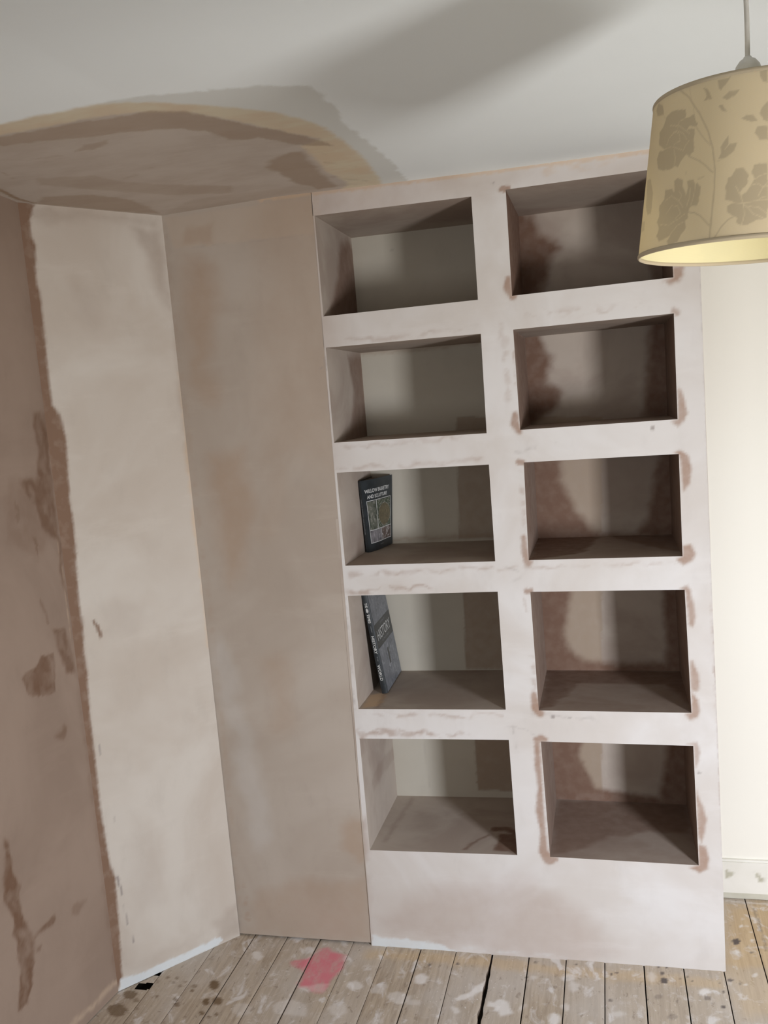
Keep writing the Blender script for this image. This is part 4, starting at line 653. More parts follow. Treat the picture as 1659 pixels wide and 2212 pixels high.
# ------------------------------------------------------------------ floor boards
mb = MB(); tone = []
GAP0, BW = .1696, .1159
gapw = {k: g for k, g in zip(range(-6, 27), [1.6, 2.2, 1.4, 1.5, 1.8, 1.0, 2.0, 1.8, 2.6, 1.2, 1.4, 2.6, 1.6, 4.2, 2.8, 2.4, 2.2, 2.8, 2.6, 2.2, 2.4])}
def pip(X, Y, poly):
    ins = np.zeros(len(X), bool); n = len(poly)
    for i in range(n):
        a, b = poly[i], poly[(i + 1) % n]; c = (a[1] > Y) != (b[1] > Y)
        ins ^= c & (X < a[0] + (Y - a[1]) * (b[0] - a[0]) / ((b[1] - a[1]) or 1e-9))
    return ins
rr = random.Random(5)
for k in range(-6, 40):
    x0 = GAP0 + BW * k; x1 = x0 + BW
    g0 = gapw.get(k, 2.2) / 1500; g1 = gapw.get(k + 1, 2.2) / 1500
    if x0 > RX: break
    vis = x1 > -.3 and x0 < 2.0
    yy = np.concatenate([[-3.06, -2.2], np.arange(-1.0, .415, .006)]) if vis else np.array([-3.06, .41])
    xx = np.linspace(0, 1, 20 if vis else 2)
    wob0 = fbm(yy * 0 + k, yy, .25, 2) * .0012; wob1 = fbm(yy * 0 + k + 1, yy, .25, 2) * .0012
    if k + 1 == 7 or k == 7:     # the split board edge with a widening gap
        e = np.interp(yy, [-.30, -.16, -.10, -.04], [.0045, .0035, .003, 0]) * (1 + .8 * fbm(yy, yy * 0, .03, 4))
        if k == 7: wob0 = wob0 + e * .5
        else: wob1 = wob1 - e
    zt = rr.uniform(-.0012, .0008) - .001
    P = np.zeros((len(xx), len(yy), 3))
    L_ = x0 + g0 + wob0; R_ = x1 - g1 + wob1
    P[..., 0] = L_[None] * (1 - xx[:, None]) + R_[None] * xx[:, None]; P[..., 1] = yy[None]; P[..., 2] = zt
    P[0, :, 2] -= .001; P[-1, :, 2] -= .001
    n0 = mb.n
    kp = (lambda c: ~(pip(c[:, 0], c[:, 1], HOLES[0]) | pip(c[:, 0], c[:, 1], HOLES[1]))) if k <= 0 else None
    mb.grid(P, surf='floor', coord=XY, keep=kp)
    for side, (XE, sgn) in enumerate(((L_, 1), (R_, -1))):     # board edges
        S_ = np.zeros((2, len(yy), 3)); S_[..., 0] = XE[None]; S_[..., 1] = yy[None]; S_[0, :, 2] = zt - .001; S_[1, :, 2] = -.022
        mb.grid(S_ if side else S_[::-1], base=[.8, 0, .5, 0, 0])
    tone += [rr.random()] * (mb.n - n0)
o = mb.build('floor', M['boards']); a = o.data.attributes.new('board_tone', 'FLOAT', 'POINT'); a.data.foreach_set('value', np.array(tone, np.float32))
struct(o)
mb = MB(); mb.box((-.7, -3.3, -.06), (4.1, .45, -.024)); struct(mb.build('subfloor', M['void']))
# splintered end of the broken corner board, lying in the hole
# ------------------------------------------------------------------ walls
B0 = np.array([-.155, -.330, -.004]); B1 = np.array([.1165, 0, -.004]); T1 = np.array([.103, 0, H + .015]); T0 = np.array([-.147, -.366, H + .015])
def strip_coord(A0, A1, C0, C1, wid, hgt):
    """surface metres along a slightly out-of-plumb wall: solve the bilinear patch by its u,v grid"""
    return None
def bil_wall(name, mat, a, b, c, d, surf, wid, hgt, step=.006):
    a, b, c, d = [np.array(v, float) for v in (a, b, c, d)]
    nu = int(wid / step); nv = int(hgt / step)
    u = np.linspace(0, 1, nu + 1)[:, None, None]; v = np.linspace(0, 1, nv + 1)[None, :, None]
    P = a * (1 - u) * (1 - v) + b * u * (1 - v) + c * u * v + d * (1 - u) * v
    U = np.broadcast_to(u[..., 0] * wid, (nu + 1, nv + 1)).ravel(); Vv = np.broadcast_to(v[..., 0] * H - 0, (nu + 1, nv + 1)).ravel()
    mb = MB(); mb.grid(P, surf=surf, coord=lambda _: (U, Vv)); return mb
mb = bil_wall('wall_angled', M['pale'], B0 * [1, 1, 0], B1 * [1, 1, 0], (T1[0], T1[1], H), (T0[0], T0[1], H), 'pale', .427, H)
up_ = np.array([0, 0, .03]); tA = np.array([T0[0], T0[1], H]); tB = np.array([T1[0], T1[1], H])
mb.quad(tA, tB, tB + up_, tA + up_, base=[0] * 5)
bk = np.array([-.35, .25, 0.])
mb.quad(B1 * [1, 1, 0], B0 * [1, 1, 0] + [-.35, .35, 0], T0 + [-.35, .35, 0], T1, step=9, base=[0] * 5)
struct(mb.build('wall_angled', M['pale'])); 
L0 = (-.21, -.8, 0); L1 = (-.10, -.8, H)
mb = bil_wall('wall_left', M['left'], L0, B0 * [1, 1, 0], (T0[0], T0[1], H), L1, 'left', .47, H)
# marks were laid out from the corner outwards: rebuild with reversed u
a = np.array(L0); b = B0 * [1, 1, 0]; c_ = np.array([T0[0], T0[1], H]); d = np.array(L1)
nu, nv = 80, 400
u = np.linspace(0, 1, nu + 1)[:, None, None]; v = np.linspace(0, 1, nv + 1)[None, :, None]
P = a * (1 - u) * (1 - v) + b * u * (1 - v) + c_ * u * v + d * (1 - u) * v
U = np.broadcast_to((1 - u[..., 0]) * .47, (nu + 1, nv + 1)).ravel(); Vv = np.broadcast_to(v[..., 0] * H, (nu + 1, nv + 1)).ravel()
mb = MB(); mb.grid(P, surf='left', coord=lambda _: (U, Vv))
mb.quad((-.21, -3.1, 0), L0, L1, (-.10, -3.1, H), step=.3, base=[0] * 5)
mb.quad((-.10, -3.1, H), (L1[0], L1[1], H), (L1[0], L1[1], H + .03), (-.10, -3.1, H + .03), step=9, base=[0] * 5)
mb.quad(d, c_, c_ + up_, d + up_, step=9, base=[0] * 5)
mb.quad((-.45, -3.1, 0), (-.45, .2, 0), (-.45, .2, H), (-.45, -3.1, H), step=9, base=[0] * 5)
struct(mb.build('wall_left', M['left']))

# recess panel left of the bookcase: a thin board of plaster just behind the bookcase face
def seam_x(z): return np.interp(z, [0, .33, 1.2, 2.40], [.5825, .587, .5925, .5945])
zs = np.linspace(.006, H + .012, 400); us = np.linspace(0, 1, 80)
pl = np.interp(zs, [0, H], [.1165, .103]) - .002
P = np.zeros((len(us), len(zs), 3)); P[..., 0] = pl[None] * (1 - us[:, None]) + (seam_x(zs) - .0016)[None] * us[:, None]; P[..., 2] = zs[None]; P[..., 1] = .0035 * np.clip(1 - zs / 1.6, 0, 1)[None]
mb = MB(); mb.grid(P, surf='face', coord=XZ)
mb.quad(P[-1, 0], P[-1, 0] + [0, .012, 0], P[-1, -1] + [0, .012, 0], P[-1, -1], step=9, base=[0] * 5)
mb.quad(P[0, 0] + [0, .012, 0], P[-1, 0] + [0, .012, 0], P[-1, 0], P[0, 0], step=9, base=[0] * 5)
struct(mb.build('wall_recess', M['panel']))
mb = MB(); mb.box((.09, .014, -.02), (.592, .03, H + .02)); struct(mb.build('trim_1', M['void']))   # studwork behind the joint

# cream wall the bookcase backs on to, right-hand wall with its window, wall behind the camera
mb = MB(); mb.box((-.5, .412, 0), (RX + .1, .47, H + .03)); struct(mb.build('wall_back', M['cream']))
# the window sits in the splayed side of a bay, low and narrow
WC = Vector((2.80, -2.15, 0)); WU = Vector((.8, .6, 0)); WN = Vector((-.6, .8, 0))
WH, WZ0, WZ1 = .18, .83, 1.42
mb = MB(); mb.box((RX, -1.85, 0), (RX + .12, .45, H + .03)); struct(mb.build('wall_right', M['white']))
VX0, VX1, VZ0, VZ1 = .30, 1.25, .85, 1.95       # made-up window behind the camera, added to hold a fill light
mb = MB()
for x0, x1, z0, z1 in ((-.5, VX0, 0, H + .03), (VX1, 1.6, 0, H + .03), (VX0, VX1, 0, VZ0), (VX0, VX1, VZ1, H + .03)): mb.box((x0, RY - .1, z0), (x1, RY, z1))
struct(mb.build('wall_front', M['white']))
mb = MB()
for x0, x1, z0, z1 in ((VX0, VX0 + .04, VZ0, VZ1), (VX1 - .04, VX1, VZ0, VZ1), (VX0 + .04, VX1 - .04, VZ0, VZ0 + .04), (VX0 + .04, VX1 - .04, VZ1 - .04, VZ1)): mb.box((x0, RY - .06, z0), (x1, RY + .002, z1))
fill_win = struct(mb.build('fill_light_window', M['frame']))  # frame of the added fill-light opening
mb = MB(); mb.quad((VX1 - .04, RY - .03, VZ0 + .04), (VX0 + .04, RY - .03, VZ0 + .04), (VX0 + .04, RY - .03, VZ1 - .04), (VX1 - .04, RY - .03, VZ1 - .04), step=9)
mb.build('window_pane', M['glass'], fill_win)
def wbox(mb, u0, u1, d0, d1, z0, z1):
    P_ = lambda u, d, z: tuple(WC + WU * u - WN * d + Vector((0, 0, z)))
    mb.hexa([P_(u0, d1, z0), P_(u1, d1, z0), P_(u1, d0, z0), P_(u0, d0, z0), P_(u0, d1, z1), P_(u1, d1, z1), P_(u1, d0, z1), P_(u0, d0, z1)])
mb = MB()
for u0, u1, z0, z1 in ((-1.5, -WH, 0, H + .03), (WH, .5, 0, H + .03), (-WH, WH, 0, WZ0), (-WH, WH, WZ1, H + .03)): wbox(mb, u0, u1, 0, .1, z0, z1)
struct(mb.build('wall_bay', M['white']))
mb = MB(); f = .015
for u0, u1, z0, z1 in ((-WH, -WH + f, WZ0, WZ1), (WH - f, WH, WZ0, WZ1), (-WH + f, WH - f, WZ0, WZ0 + f), (-WH + f, WH - f, WZ1 - f, WZ1)): wbox(mb, u0, u1, -.002, .03, z0, z1)
win = struct(mb.build('window_1', M['frame']))
mb = MB(); P_ = lambda u, z: tuple(WC + WU * u - WN * .015 + Vector((0, 0, z)))
mb.quad(P_(-WH + f, WZ0 + f), P_(WH - f, WZ0 + f), P_(WH - f, WZ1 - f), P_(-WH + f, WZ1 - f), step=9)
mb.build('window_pane', M['glass'], win)
# skirting on the cream wall, right of the bookcase
mb = MB()
mb.box((1.60, .398, .024), (RX, .412, .134), spec={'front': dict(step=.008, surf='skirt', coord=XZ)}, base=[0] * 5)
mb.box((1.60, .403, .134), (RX, .412, .141), base=[0] * 5)
struct(mb.build('baseboard_back', M['skirt']))
mb = MB(); mb.box((1.60, .404, .001), (RX, .412, .024), base=[0, 0, .7, 0, 0]); struct(mb.build('trim_2', M['skirt']))

# ------------------------------------------------------------------ bookcase
book = tag(empty('bookcase', (1.13, .2, 0)), 'built-in plastered bookcase of ten open compartments in two columns', 'bookcase')
XR = 1.681
nodes_x = []; rows = []
Lc, Rc = OPENINGS
# structured node net of the front: 6 columns x 12 rows
def row(i, top):
    a, b = (0, 1) if top else (3, 2)
    l0, l1 = Lc[i][a], Lc[i][b]; r0, r1 = Rc[i][a], Rc[i][b]
    return [(float(seam_x(l0[1])), l0[1]), l0, l1, r0, r1, (XR + .0015 * math.sin(l0[1] * 3), r1[1])]
net = [[(.5825, -.003), (.6046, -.003), (1.081, -.003), (1.182, -.003), (1.616, -.003), (XR, -.003)]]
for i in (4, 3, 2, 1, 0): net.append(row(i, False)); net.append(row(i, True))
zt = H + .012; net.append([(.5945, zt), (.5983, zt), (1.069, zt), (1.168, zt), (1.6045, zt), (XR, zt)])
mb = MB()
for j in range(11):
    for i in range(5):
        if i in (1, 3) and j % 2 == 1: continue
        q = [net[j][i], net[j][i + 1], net[j + 1][i + 1], net[j + 1][i]]
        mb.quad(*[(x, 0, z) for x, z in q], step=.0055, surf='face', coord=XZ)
# outer arris on both sides, 12 mm of board thickness
for i, sg in ((0, 1), (5, -1)):
    for j in range(11):
        a, b = net[j][i], net[j + 1][i]
        q = [(a[0], .012, a[1]), (a[0], 0, a[1]), (b[0], 0, b[1]), (b[0], .012, b[1])]
        mb.quad(*(q if sg > 0 else q[::-1]), step=9, base=[0] * 5)
mb.build('front_face', M['face'], book)
Y0 = .0004
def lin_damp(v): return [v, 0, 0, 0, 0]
mid_l = lambda i, top: ((Lc[i][0], Lc[i][1]) if top else (Lc[i][3], Lc[i][2]))
for ci, C_ in enumerate((Lc, Rc)):
    seq = []   # solids between openings, top to bottom
    a0 = C_[0][0]; a1 = C_[0][1]
    seq.append(((a0[0], zt), (a1[0], zt), a1, a0, None, 0))
    for i in range(4): seq.append((C_[i][3], C_[i][2], C_[i + 1][1], C_[i + 1][0], i, i + 1))
    seq.append((C_[4][3], C_[4][2], (C_[4][2][0], .01), (C_[4][3][0], .01), 4, None))
    for tl, tr_, br, bl, up_i, dn_i in seq:
        e = .006
        c8 = [(bl[0] - e, Y0, bl[1]), (br[0] + e, Y0, br[1]), (br[0] + e, DEPTH, br[1]), (bl[0] - e, DEPTH, bl[1]),
              (tl[0] - e, Y0, tl[1]), (tr_[0] + e, Y0, tr_[1]), (tr_[0] + e, DEPTH, tr_[1]), (tl[0] - e, DEPTH, tl[1])]
        nm = 'floor%s%d' % ('LR'[ci], (up_i or 0) + 1)
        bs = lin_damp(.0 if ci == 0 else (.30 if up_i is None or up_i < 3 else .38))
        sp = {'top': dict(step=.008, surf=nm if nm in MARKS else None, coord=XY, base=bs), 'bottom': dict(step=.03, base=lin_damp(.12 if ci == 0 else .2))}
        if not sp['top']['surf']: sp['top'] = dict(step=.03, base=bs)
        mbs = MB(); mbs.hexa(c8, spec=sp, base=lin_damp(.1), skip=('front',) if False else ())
        mbs.build('shelf' if up_i is not None and dn_i is not None else ('head_panel' if up_i is None else 'plinth'), M['niche'], book)
YZ = lambda V: (V[:, 1], V[:, 2])
def side(name, xl_nodes, xr_nodes, dl, dr, surf_r=None):
    """vertical panel; nodes = [(z, x)...] from floor to ceiling for its left and right faces"""
    mbs = MB()
    for nodes, sg, dv in ((xl_nodes, -1, dl), (xr_nodes, 1, dr)):
        for (z0, xa), (z1, xb) in zip(nodes[:-1], nodes[1:]):
            q = [(xa, Y0, z0), (xa, DEPTH, z0), (xb, DEPTH, z1), (xb, Y0, z1)]
            mbs.quad(*(q if sg > 0 else [q[1], q[0], q[3], q[2]]), step=.008 if sg > 0 and surf_r else .05, base=lin_damp(dv), surf=surf_r if sg > 0 else None, coord=YZ)
    a0, a1 = xl_nodes[0][1], xl_nodes[-1][1]; b0, b1 = xr_nodes[0][1], xr_nodes[-1][1]
    for y in (Y0, DEPTH):
        for (z0, xa), (z1, xb), (_, xc), (_, xd) in zip(xl_nodes[:-1], xl_nodes[1:], xr_nodes[:-1], xr_nodes[1:]):
            q = [(xa, y, z0), (xc, y, z0), (xd, y, z1), (xb, y, z1)]
            mbs.quad(*(q if y == Y0 else q[::-1]), step=9, base=lin_damp(0))
    return mbs.build(name, M['niche'], book)
def nodes_of(C_, a, b):
    out = [(.0, C_[4][b][0])]
    for i in (4, 3, 2, 1, 0): out += [(C_[i][b][1], C_[i][b][0]), (C_[i][a][1], C_[i][a][0])]
    return out + [(zt, out[-1][1])]
def samez(nodes, ref): return [(z, x) for (z, _), (_, x) in zip(ref, nodes)]
n0, n1, n2, n3 = nodes_of(Lc, 0, 3), nodes_of(Lc, 1, 2), nodes_of(Rc, 0, 3), nodes_of(Rc, 1, 2)
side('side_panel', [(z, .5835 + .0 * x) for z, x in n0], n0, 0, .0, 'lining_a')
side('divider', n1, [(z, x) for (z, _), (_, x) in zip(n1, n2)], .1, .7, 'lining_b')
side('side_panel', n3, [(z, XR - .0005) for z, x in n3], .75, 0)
for nm, x0, x1, mt in (('back_panel', .595, 1.125, 'niche_paint'), ('back_panel', 1.125, 1.625, 'niche')):
    mbs = MB(); mbs.box((x0, DEPTH, .3), (x1, DEPTH + .007, 2.36), spec={'front': dict(step=.007, surf='back', coord=XZ)}, base=[0] * 5)
    mbs.build(nm, M[mt], book)
rehang(book)

# ------------------------------------------------------------------ pendant lamp
cx, cy, zb, ztp, rb, rt, tx, ty = LAMP
lamp = tag(empty('pendant_lamp', (cx, cy, ztp)), 'floral fabric lampshade hanging from the ceiling on a white flex', 'lamp')
az = Vector((tx, ty, 1)).normalized(); ax = Vector((1, 0, -tx)).normalized(); ay = az.cross(ax)
ML = Matrix((ax, ay, az)).transposed().to_4x4(); ML.translation = Vector((cx, cy, ztp))
hh = ztp - zb
def surf_rev(prof, n=96, xf=ML, a0=0., a1=2 * math.pi):
    th = np.linspace(a0, a1, n + 1); P = np.zeros((n + 1, len(prof), 3))
    for j, (r, z) in enumerate(prof): P[:, j, 0] = r * np.cos(th); P[:, j, 1] = r * np.sin(th); P[:, j, 2] = z
    if xf is not None:
        A = np.array(xf); P = P @ A[:3, :3].T + A[:3, 3]
    return P
n, m = 620, 124
th = np.linspace(0, 2 * np.pi, n + 1); zz = np.linspace(-hh, 0, m + 1); R_ = rt + (rt - rb) / hh * zz
P = np.zeros((n + 1, m + 1, 3)); P[..., 0] = R_[None] * np.cos(th)[:, None]; P[..., 1] = R_[None] * np.sin(th)[:, None]; P[..., 2] = zz[None]
P0 = P.copy(); A = np.array(ML); P = P @ A[:3, :3].T + A[:3, 3]
period = math.radians(120); tstart = -math.radians(90) - math.radians(100)
TH = np.broadcast_to(((th - tstart) % period)[:, None] + tstart, (n + 1, m + 1)).ravel()
ZZ = np.broadcast_to(zz[None], (n + 1, m + 1)).ravel()
mb = MB(); mb.grid(P, surf='lamp', coord=lambda _: (TH * .139, ZZ)); mb.build('lamp_shade', M['shade'], lamp, True)
mb = MB(); mb.grid(surf_rev([(rt - .0016, -.001), (rb - .0016, -hh + .001)])); mb.build('shade_lining', M['lining'], lamp, True)
def torus(R, r, z, n=96, k=10, xf=ML, flat=1.):
    return surf_rev([(R + r * math.cos(t_), z + flat * r * math.sin(t_)) for t_ in np.linspace(0, 2 * math.pi, k + 1)], n, xf)
for R, z in ((rt, -.001), (rb, -hh + .0015)):
    mb = MB(); mb.grid(torus(R - .0006, .0019, z, flat=1.7)); mb.build('rim_binding', M['trim'], lamp, True)
mb = MB(); mb.grid(torus(.021, .0022, -.022, 32))
for k in range(3):
    a = k * 2 * math.pi / 3 + .5; L = rt - .003 - .021
    q = surf_rev([(.0017 * math.cos(t_), 0) for t_ in (0,)], 1)
    c0 = Vector((.021 * math.cos(a), .021 * math.sin(a), -.022)); c1 = Vector(((rt - .003) * math.cos(a), (rt - .003) * math.sin(a), -.003))
    dv = (c1 - c0).normalized(); s1 = dv.cross(Vector((0, 0, 1))).normalized(); s2 = dv.cross(s1)
    tt_ = np.linspace(0, 2 * np.pi, 9); ring = np.array([list(s1 * math.cos(t_) * .0017 + s2 * math.sin(t_) * .0017) for t_ in tt_])
    P = np.stack([ring + np.array(c0), ring + np.array(c1)], 1) @ A[:3, :3].T + A[:3, 3]; mb.grid(P)
mb.build('spider_ring', M['wire'], lamp, True)
# lampholder hangs plumb, the shade sits crooked on it
TR = Matrix.Translation((cx - .003, cy, ztp)) @ Matrix.Scale(.85, 4)
mb = MB(); mb.grid(surf_rev([(.0, .064), (.0055, .064), (.0075, .061), (.0125, .058), (.0185, .050), (.0225, .037), (.0240, .022), (.0240, .004), (.0205, .003), (.0200, -.012), (.0165, -.014), (.0165, -.05), (.0, -.05)][::-1], 40, TR)); mb.build('lampholder', M['holder'], lamp, True)
mb = MB(); mb.grid(surf_rev([(0, -.052), (.013, -.052), (.014, -.06), (.022, -.085), (.029, -.108), (.027, -.13), (.016, -.146), (0, -.152)][::-1], 32, TR)); mb.build('light_bulb', M['glassbulb'], lamp, True)
mb = MB(); top = float(ceil_z(cx))
pts = [(cx - .003 + .0006 * math.sin(k * .9), cy, ztp + .052 + (top - ztp - .052) * k / 8) for k in range(9)]
P = np.array([[(p_[0] + .0033 * math.cos(a), p_[1] + .0033 * math.sin(a), p_[2]) for p_ in pts] for a in np.linspace(0, 2 * math.pi, 13)])
mb.grid(P); mb.build('flex', M['flex'], lamp, True)
mb = MB(); mb.grid(surf_rev([(0, -.024), (.008, -.024), (.03, -.018), (.038, -.008), (.04, 0.)], 40, Matrix.Translation((cx - .003, cy, top)))); mb.build('ceiling_rose', M['holder'], lamp, True)
rehang(lamp)

# ------------------------------------------------------------------ books
def glyphs(text, size, bold=.0, xscale=1., spacing=1.):
    cu = bpy.data.curves.new('t', 'FONT'); cu.body = text; cu.size = size; cu.offset = bold; cu.space_character = spacing; cu.resolution_u = 3
    o = bpy.data.objects.new('t', cu); col.objects.link(o)
    bpy.context.view_layer.update()
    me = bpy.data.meshes.new_from_object(o.evaluated_get(bpy.context.evaluated_depsgraph_get()))
    bpy.data.objects.remove(o); bpy.data.curves.remove(cu)
    V = np.array([v.co[:2] for v in me.vertices]); V[:, 0] -= V[:, 0].min(); V[:, 1] -= V[:, 1].min()
    V[:, 0] *= xscale
    return V, me
def text_part(name, text, uvbox, smap, mat, parent, bold=0., lift=.0004, vertical=False, fit=True):
    """letters fitted into uvbox=(u0,v0,u1,v1) (v up) of a surface map smap(u,v,lift)->xyz"""
    V, me = glyphs(text, 1., bold)
    w, h = V[:, 0].max(), V[:, 1].max(); u0, v0, u1, v1 = uvbox
    n = V / [w, h]
    if vertical: U = u0 + n[:, 1] * (u1 - u0); W = v1 - n[:, 0] * (v1 - v0)
    else: U = u0 + n[:, 0] * (u1 - u0); W = v0 + n[:, 1] * (v1 - v0)
    X = smap(U, W, lift); me.vertices.foreach_set('co', X.ravel()); me.materials.clear(); me.materials.append(mat); me.update()
    o = bpy.data.objects.new(name, me); col.objects.link(o); o.parent = parent; return o
def sgrid(smap, u0, v0, u1, v1, lift, nu=12, nv=4, slant=0):
    u = np.linspace(u0, u1, nu + 1)[:, None] + np.zeros((1, nv + 1)); v = np.linspace(v0, v1, nv + 1)[None] + np.zeros((nu + 1, 1))
    return smap(u.ravel(), v.ravel(), lift).reshape(nu + 1, nv + 1, 3)
def patch_part(name, smap, box, lift, mat, parent, nu=12, nv=4):
    mb = MB(); mb.grid(sgrid(smap, *box, lift, nu, nv)); return mb.build(name, mat, parent, True)

def bilmap(BL, BR, TR_, TL, bulge=0., nrm=(1, 0, 0), wave=0.):
    BL, BR, TR_, TL, nrm = [np.array(v, float) for v in (BL, BR, TR_, TL, nrm)]
    def f(u, v, lift):
        u = np.asarray(u)[:, None]; v = np.asarray(v)[:, None]
        P = BL * (1 - u) * (1 - v) + BR * u * (1 - v) + TR_ * u * v + TL * (1 - u) * v
        b = bulge * np.sin(np.pi * np.clip(u, 0, 1)) + wave * np.sin(2 * np.pi * u)
        return P + nrm * (b + lift)
    return f
# willow book: a thin dark paperback standing against the side, its front cover springing open
zf = 1.2694
b1 = tag(empty('book', (.62, .26, zf)), 'dark willow basketry paperback standing with its cover sprung open', 'book')
fc = bilmap((.6190, .233, zf), (.6630, .392, zf + .003), (.6800, .392, 1.5155), (.6100, .222, 1.5130), .006, (.96, -.28, 0), .0025)
mb = MB(); mb.grid(sgrid(fc, 0, 0, 1, 1, 0, 24, 8)); mb.grid(sgrid(fc, 0, 0, 1, 1, -.0009, 24, 8)[::-1])
fcov = mb.build('front_cover', M['cover1'], b1, True)
sp = bilmap((.6085, .236, zf), (.6190, .233, zf), (.6100, .222, 1.5130), (.6025, .226, 1.5130), .0, (0, -1, 0))
mb = MB(); mb.grid(sgrid(sp, 0, 0, 1, 1, 0, 4, 6)); mb.grid(sgrid(sp, 0, 0, 1, 1, -.0009, 4, 6)[::-1]); spi = mb.build('spine', M['cover1'], b1)
bc = bilmap((.6085, .236, zf), (.6095, .398, zf), (.6045, .396, 1.5130), (.6025, .226, 1.5130), .0, (1, 0, 0))
mb = MB(); mb.grid(sgrid(bc, 0, 0, 1, 1, 0, 4, 4)); mb.grid(sgrid(bc, 0, 0, 1, 1, .0008, 4, 4)[::-1]); mb.build('back_cover', M['cover1'], b1)
mb = MB()     # the pages fan out between the covers
fa, fb = sgrid(fc, .02, .01, .88, .985, -.0022, 20, 2), sgrid(bc, .02, .01, .93, .985, .0014, 20, 2)
for k in range(9):
    t_ = k / 8; t_ = t_ ** 1.6 * .93
    leaf = fb * (1 - t_) + fa * t_
    mb.grid(leaf); mb.grid((leaf + [-.0006, 0, 0])[::-1])
mb.build('pages', M['pages'], b1, True)
text_part('title_lettering', 'WILLOW BASKETRY', (.07, .815, .88, .868), fc, M['ink'], fcov, .018)
text_part('title_lettering', 'AND SCULPTURE', (.12, .735, .80, .785), fc, M['ink'], fcov, .018)
text_part('spine_lettering', 'WILLOW BASKETRY AND SCULPTURE', (.25, .25, .6, .74), sp, M['ink2'], spi, 0, vertical=True)
text_part('publisher_lettering', 'CROWOOD', (.42, .062, .56, .074), fc, M['ink2'], fcov)
g_ = .007
patch_part('cover_photo', fc, (.10 + g_, .30, .37, .70 - g_), .0006, M['ph_path'], fcov)
patch_part('cover_photo', fc, (.385, .30, .92 - g_, .70 - g_), .0006, M['ph_leaf'], fcov)
patch_part('cover_photo', fc, (.10 + g_, .12, .50, .29), .0006, M['ph_grey'], fcov)
patch_part('cover_photo', fc, (.515, .12, .92 - g_, .29), .0006, M['ph_dark'], fcov)
mb = MB()      # wicker dish inside the large picture
th = np.linspace(0, 2 * math.pi, 41); u_ = .665 + .235 * np.cos(th); v_ = .475 + .155 * np.sin(th)
ring = fc(u_, v_, .0009); cen = fc(np.full(41, .665), np.full(41, .475), .0009); mb.grid(np.stack([cen, ring], 1)); mb.build('cover_photo', M['ph_basket'], fcov)
mb = MB(); ring2 = fc(.665 + .25 * np.cos(th), .475 + .167 * np.sin(th), .001); mb.grid(np.stack([ring, ring2], 1))
mb.build('cover_photo', M['ph_path'], fcov)
mb = MB(); lw = .011
for bx in ((.10, .70, .92, .70 + lw * .7), (.10, .12 - lw * .7, .92, .12), (.10 - lw, .12 - lw * .7, .10, .70 + lw * .7), (.92, .12 - lw * .7, .92 + lw, .70 + lw * .7), (.10, .29, .92, .29 + lw * .7), (.37, .29, .37 + lw * 1.2, .70), (.50, .12, .50 + lw, .29)):
    mb.grid(sgrid(fc, bx[0], bx[1], bx[2], bx[3], .0008, 12, 8))
mb.build('picture_border', M['ink'], fcov, True)
rehang(b1)

# history book: a tall slim hardback leaning over against the left side
zf = .8062; th_ = math.radians(7.6); hB = .343; tB_ = .0195
b2 = tag(empty('book', (.655, .27, zf)), 'tall charcoal history book leaning against the left side of its compartment', 'book')
ux = Vector((-math.sin(th_), 0, math.cos(th_)))          # up the book
nx = Vector((math.cos(th_), 0, math.sin(th_)))           # out of its front cover
fy = Vector((-.032, .9995, 0)).normalized()              # along the shelf, spine to fore-edge
O_ = Vector((.6475, .149, zf))                           # bottom, spine, back cover
W_ = .245
def pt(a, b, c): return tuple(O_ + nx * a + fy * b + ux * c)
fc2 = bilmap(pt(tB_, 0, 0), pt(tB_, W_, 0), pt(tB_, W_, hB), pt(tB_, 0, hB), 0, nx)
sp2 = bilmap(pt(0, 0, 0), pt(tB_, 0, 0), pt(tB_, 0, hB), pt(0, 0, hB), 0, -fy)
def slab(name, a0, a1, b0, b1_, c0, c1, mat):
    mb = MB(); mb.hexa([pt(a0, b0, c0), pt(a1, b0, c0), pt(a1, b1_, c0), pt(a0, b1_, c0), pt(a0, b0, c1), pt(a1, b0, c1), pt(a1, b1_, c1), pt(a0, b1_, c1)]); return mb.build(name, mat, b2)
slab('back_cover', 0, .0025, 0, W_, 0, hB, M['cover2']); fcov = slab('front_cover', tB_ - .0025, tB_, 0, W_, 0, hB, M['cover2'])
mb = MB(); a_ = np.linspace(0, 1, 9); 
P = np.array([[pt(x_ * tB_, -.0025 * math.sin(math.pi * x_), c) for c in (0, hB)] for x_ in a_]); mb.grid(P)
P = np.array([[pt(x_ * tB_, .002, c) for c in (0, hB)] for x_ in a_]); mb.grid(P[::-1]); spi = mb.build('spine', M['cover2'], b2, True)
slab('page_block', .0025, tB_ - .0025, .004, W_ - .006, .004, hB - .004, M['pages'])
def sp2b(U, V, l): return sp2(U, V, l + .0027)
text_part('spine_lettering', 'THE', (.28, .860, .72, .905), sp2b, M['ink'], spi, .02, vertical=True)
text_part('spine_lettering', 'TIMES', (.28, .705, .72, .795), sp2b, M['ink'], spi, .02, vertical=True)
mb = MB()
for bx in ((.30, .812, .42, .846), (.46, .806, .58, .852), (.62, .815, .70, .842)): mb.grid(sgrid(sp2b, *bx, .0003, 2, 4))
mb.build('spine_crest', M['ink'], spi)
text_part('spine_lettering', 'COMPLETE', (.44, .615, .60, .672), sp2b, M['ink2'], spi, 0, vertical=True)
text_part('spine_lettering', 'HISTORY', (.22, .398, .72, .575), sp2b, M['ink'], spi, .012, vertical=True)
text_part('spine_lettering', 'OF THE', (.44, .325, .60, .370), sp2b, M['ink2'], spi, 0, vertical=True)
text_part('spine_lettering', 'WORLD', (.22, .130, .72, .290), sp2b, M['ink'], spi, .012, vertical=True)
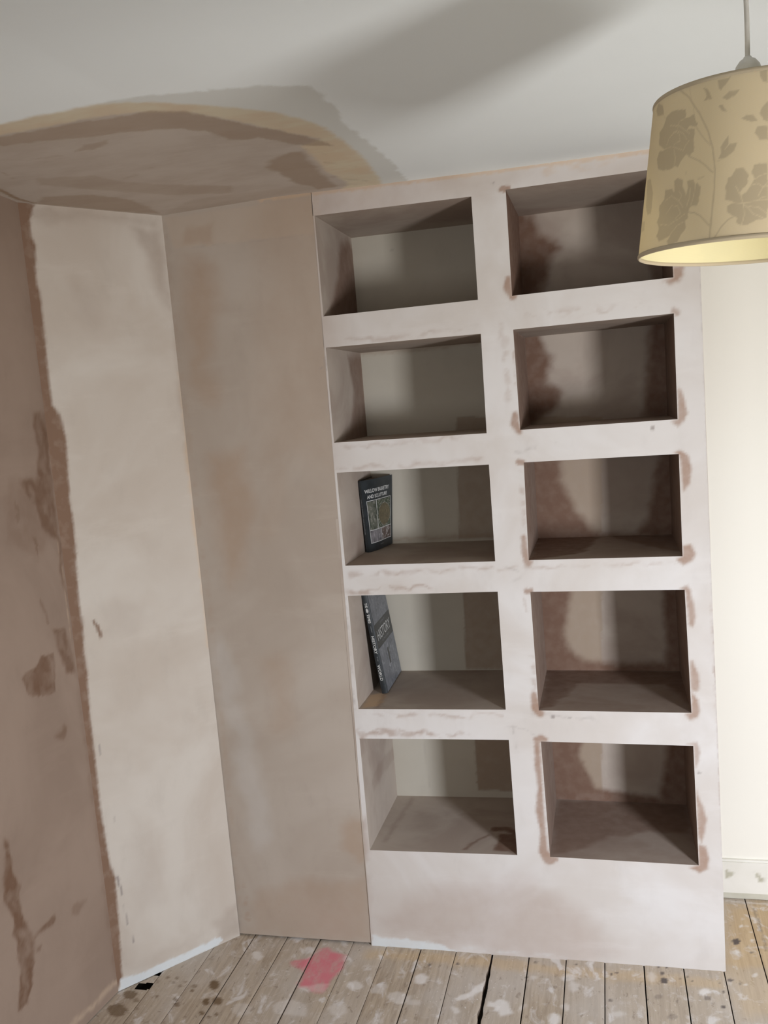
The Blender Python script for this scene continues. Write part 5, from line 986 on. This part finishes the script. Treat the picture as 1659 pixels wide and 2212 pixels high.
patch_part('cover_photo', fc2, (.015, .67, .995, .995), .0004, M['ph_city'], fcov)
patch_part('cover_photo', fc2, (.015, .005, .995, .435), .0004, M['ph_city'], fcov)
mb = MB(); P = np.array([[fc2(np.array([u_ + s_]), np.array([v_]), .0007)[0] for v_, s_ in ((.17, -.02), (.40, .0))] for u_ in (.40, .56)]); mb.grid(P); mb.build('cover_photo', M['ph_tower'], fcov)
mb = MB(); P = sgrid(fc2, .45, .20, .53, .36, .001, 2, 2); mb.grid(P); mb.build('cover_photo', M['cover2'], fcov)
text_part('title_lettering', 'HISTORY', (.09, .50, .90, .60), fc2, M['ink'], fcov, .0)
text_part('title_lettering', 'OF THE WORLD', (.30, .462, .72, .478), fc2, M['ink2'], fcov)
text_part('title_lettering', 'COMPLETE', (.36, .632, .64, .648), fc2, M['ink2'], fcov)
rehang(b2)

# ------------------------------------------------------------------ light
def area(name, loc, direction, sx, sy, power, colr, spread=math.pi):
    l = bpy.data.lights.new(name, 'AREA'); l.shape = 'RECTANGLE'; l.size = sx; l.size_y = sy; l.energy = power; l.color = colr; l.spread = spread
    o = bpy.data.objects.new(name, l); o.location = loc; o.rotation_euler = Vector(direction).to_track_quat('-Z', 'Y').to_euler(); col.objects.link(o); return o
zc = (WZ0 + WZ1) / 2
area('daylight', WC - WN * .028 + Vector((0, 0, zc)), WN, 2 * (WH - f), WZ1 - WZ0 - 2 * f, 40, (1.0, .975, .95))
area('rear_fill_light', ((VX0 + VX1) / 2, RY - .05, (VZ0 + VZ1) / 2), (0, 1, 0), VX1 - VX0 - .08, VZ1 - VZ0 - .08, 10, (1.0, .975, .93))  # added fill light, lifts the lamp, ceiling and compartments
area('sky_light', WC - WN * .026 + Vector((0, 0, zc)), WN + Vector((0, 0, -.7)), 2 * (WH - f), (WZ1 - WZ0) * .7, 20, (.70, .81, 1.0), math.radians(120))
w = bpy.data.worlds.new('sky'); sc.world = w; w.use_nodes = True
w.node_tree.nodes['Background'].inputs[0].default_value = (.75, .85, 1, 1); w.node_tree.nodes['Background'].inputs[1].default_value = 1.0

# ------------------------------------------------------------------ camera
cam = bpy.data.cameras.new('camera'); co = bpy.data.objects.new('camera', cam); col.objects.link(co)
cam.sensor_fit = 'VERTICAL'; cam.sensor_height = 24; cam.lens = FOCAL_PX / 2212 * 24; cam.clip_start = .02
m_ = Matrix(CAM_ROWS).transposed().to_4x4(); m_.translation = Vector(CAM_LOC); co.matrix_world = m_
sc.camera = co
sc.view_settings.view_transform = 'Standard'; sc.view_settings.look = 'None'; sc.view_settings.exposure = 0.16; sc.view_settings.gamma = 1; sc.view_settings.use_curve_mapping = False
sc.cycles.max_bounces = 10; sc.cycles.diffuse_bounces = 8; sc.cycles.sample_clamp_indirect = 8; sc.cycles.use_denoising = True; sc.cycles.caustics_reflective = False; sc.cycles.caustics_refractive = False
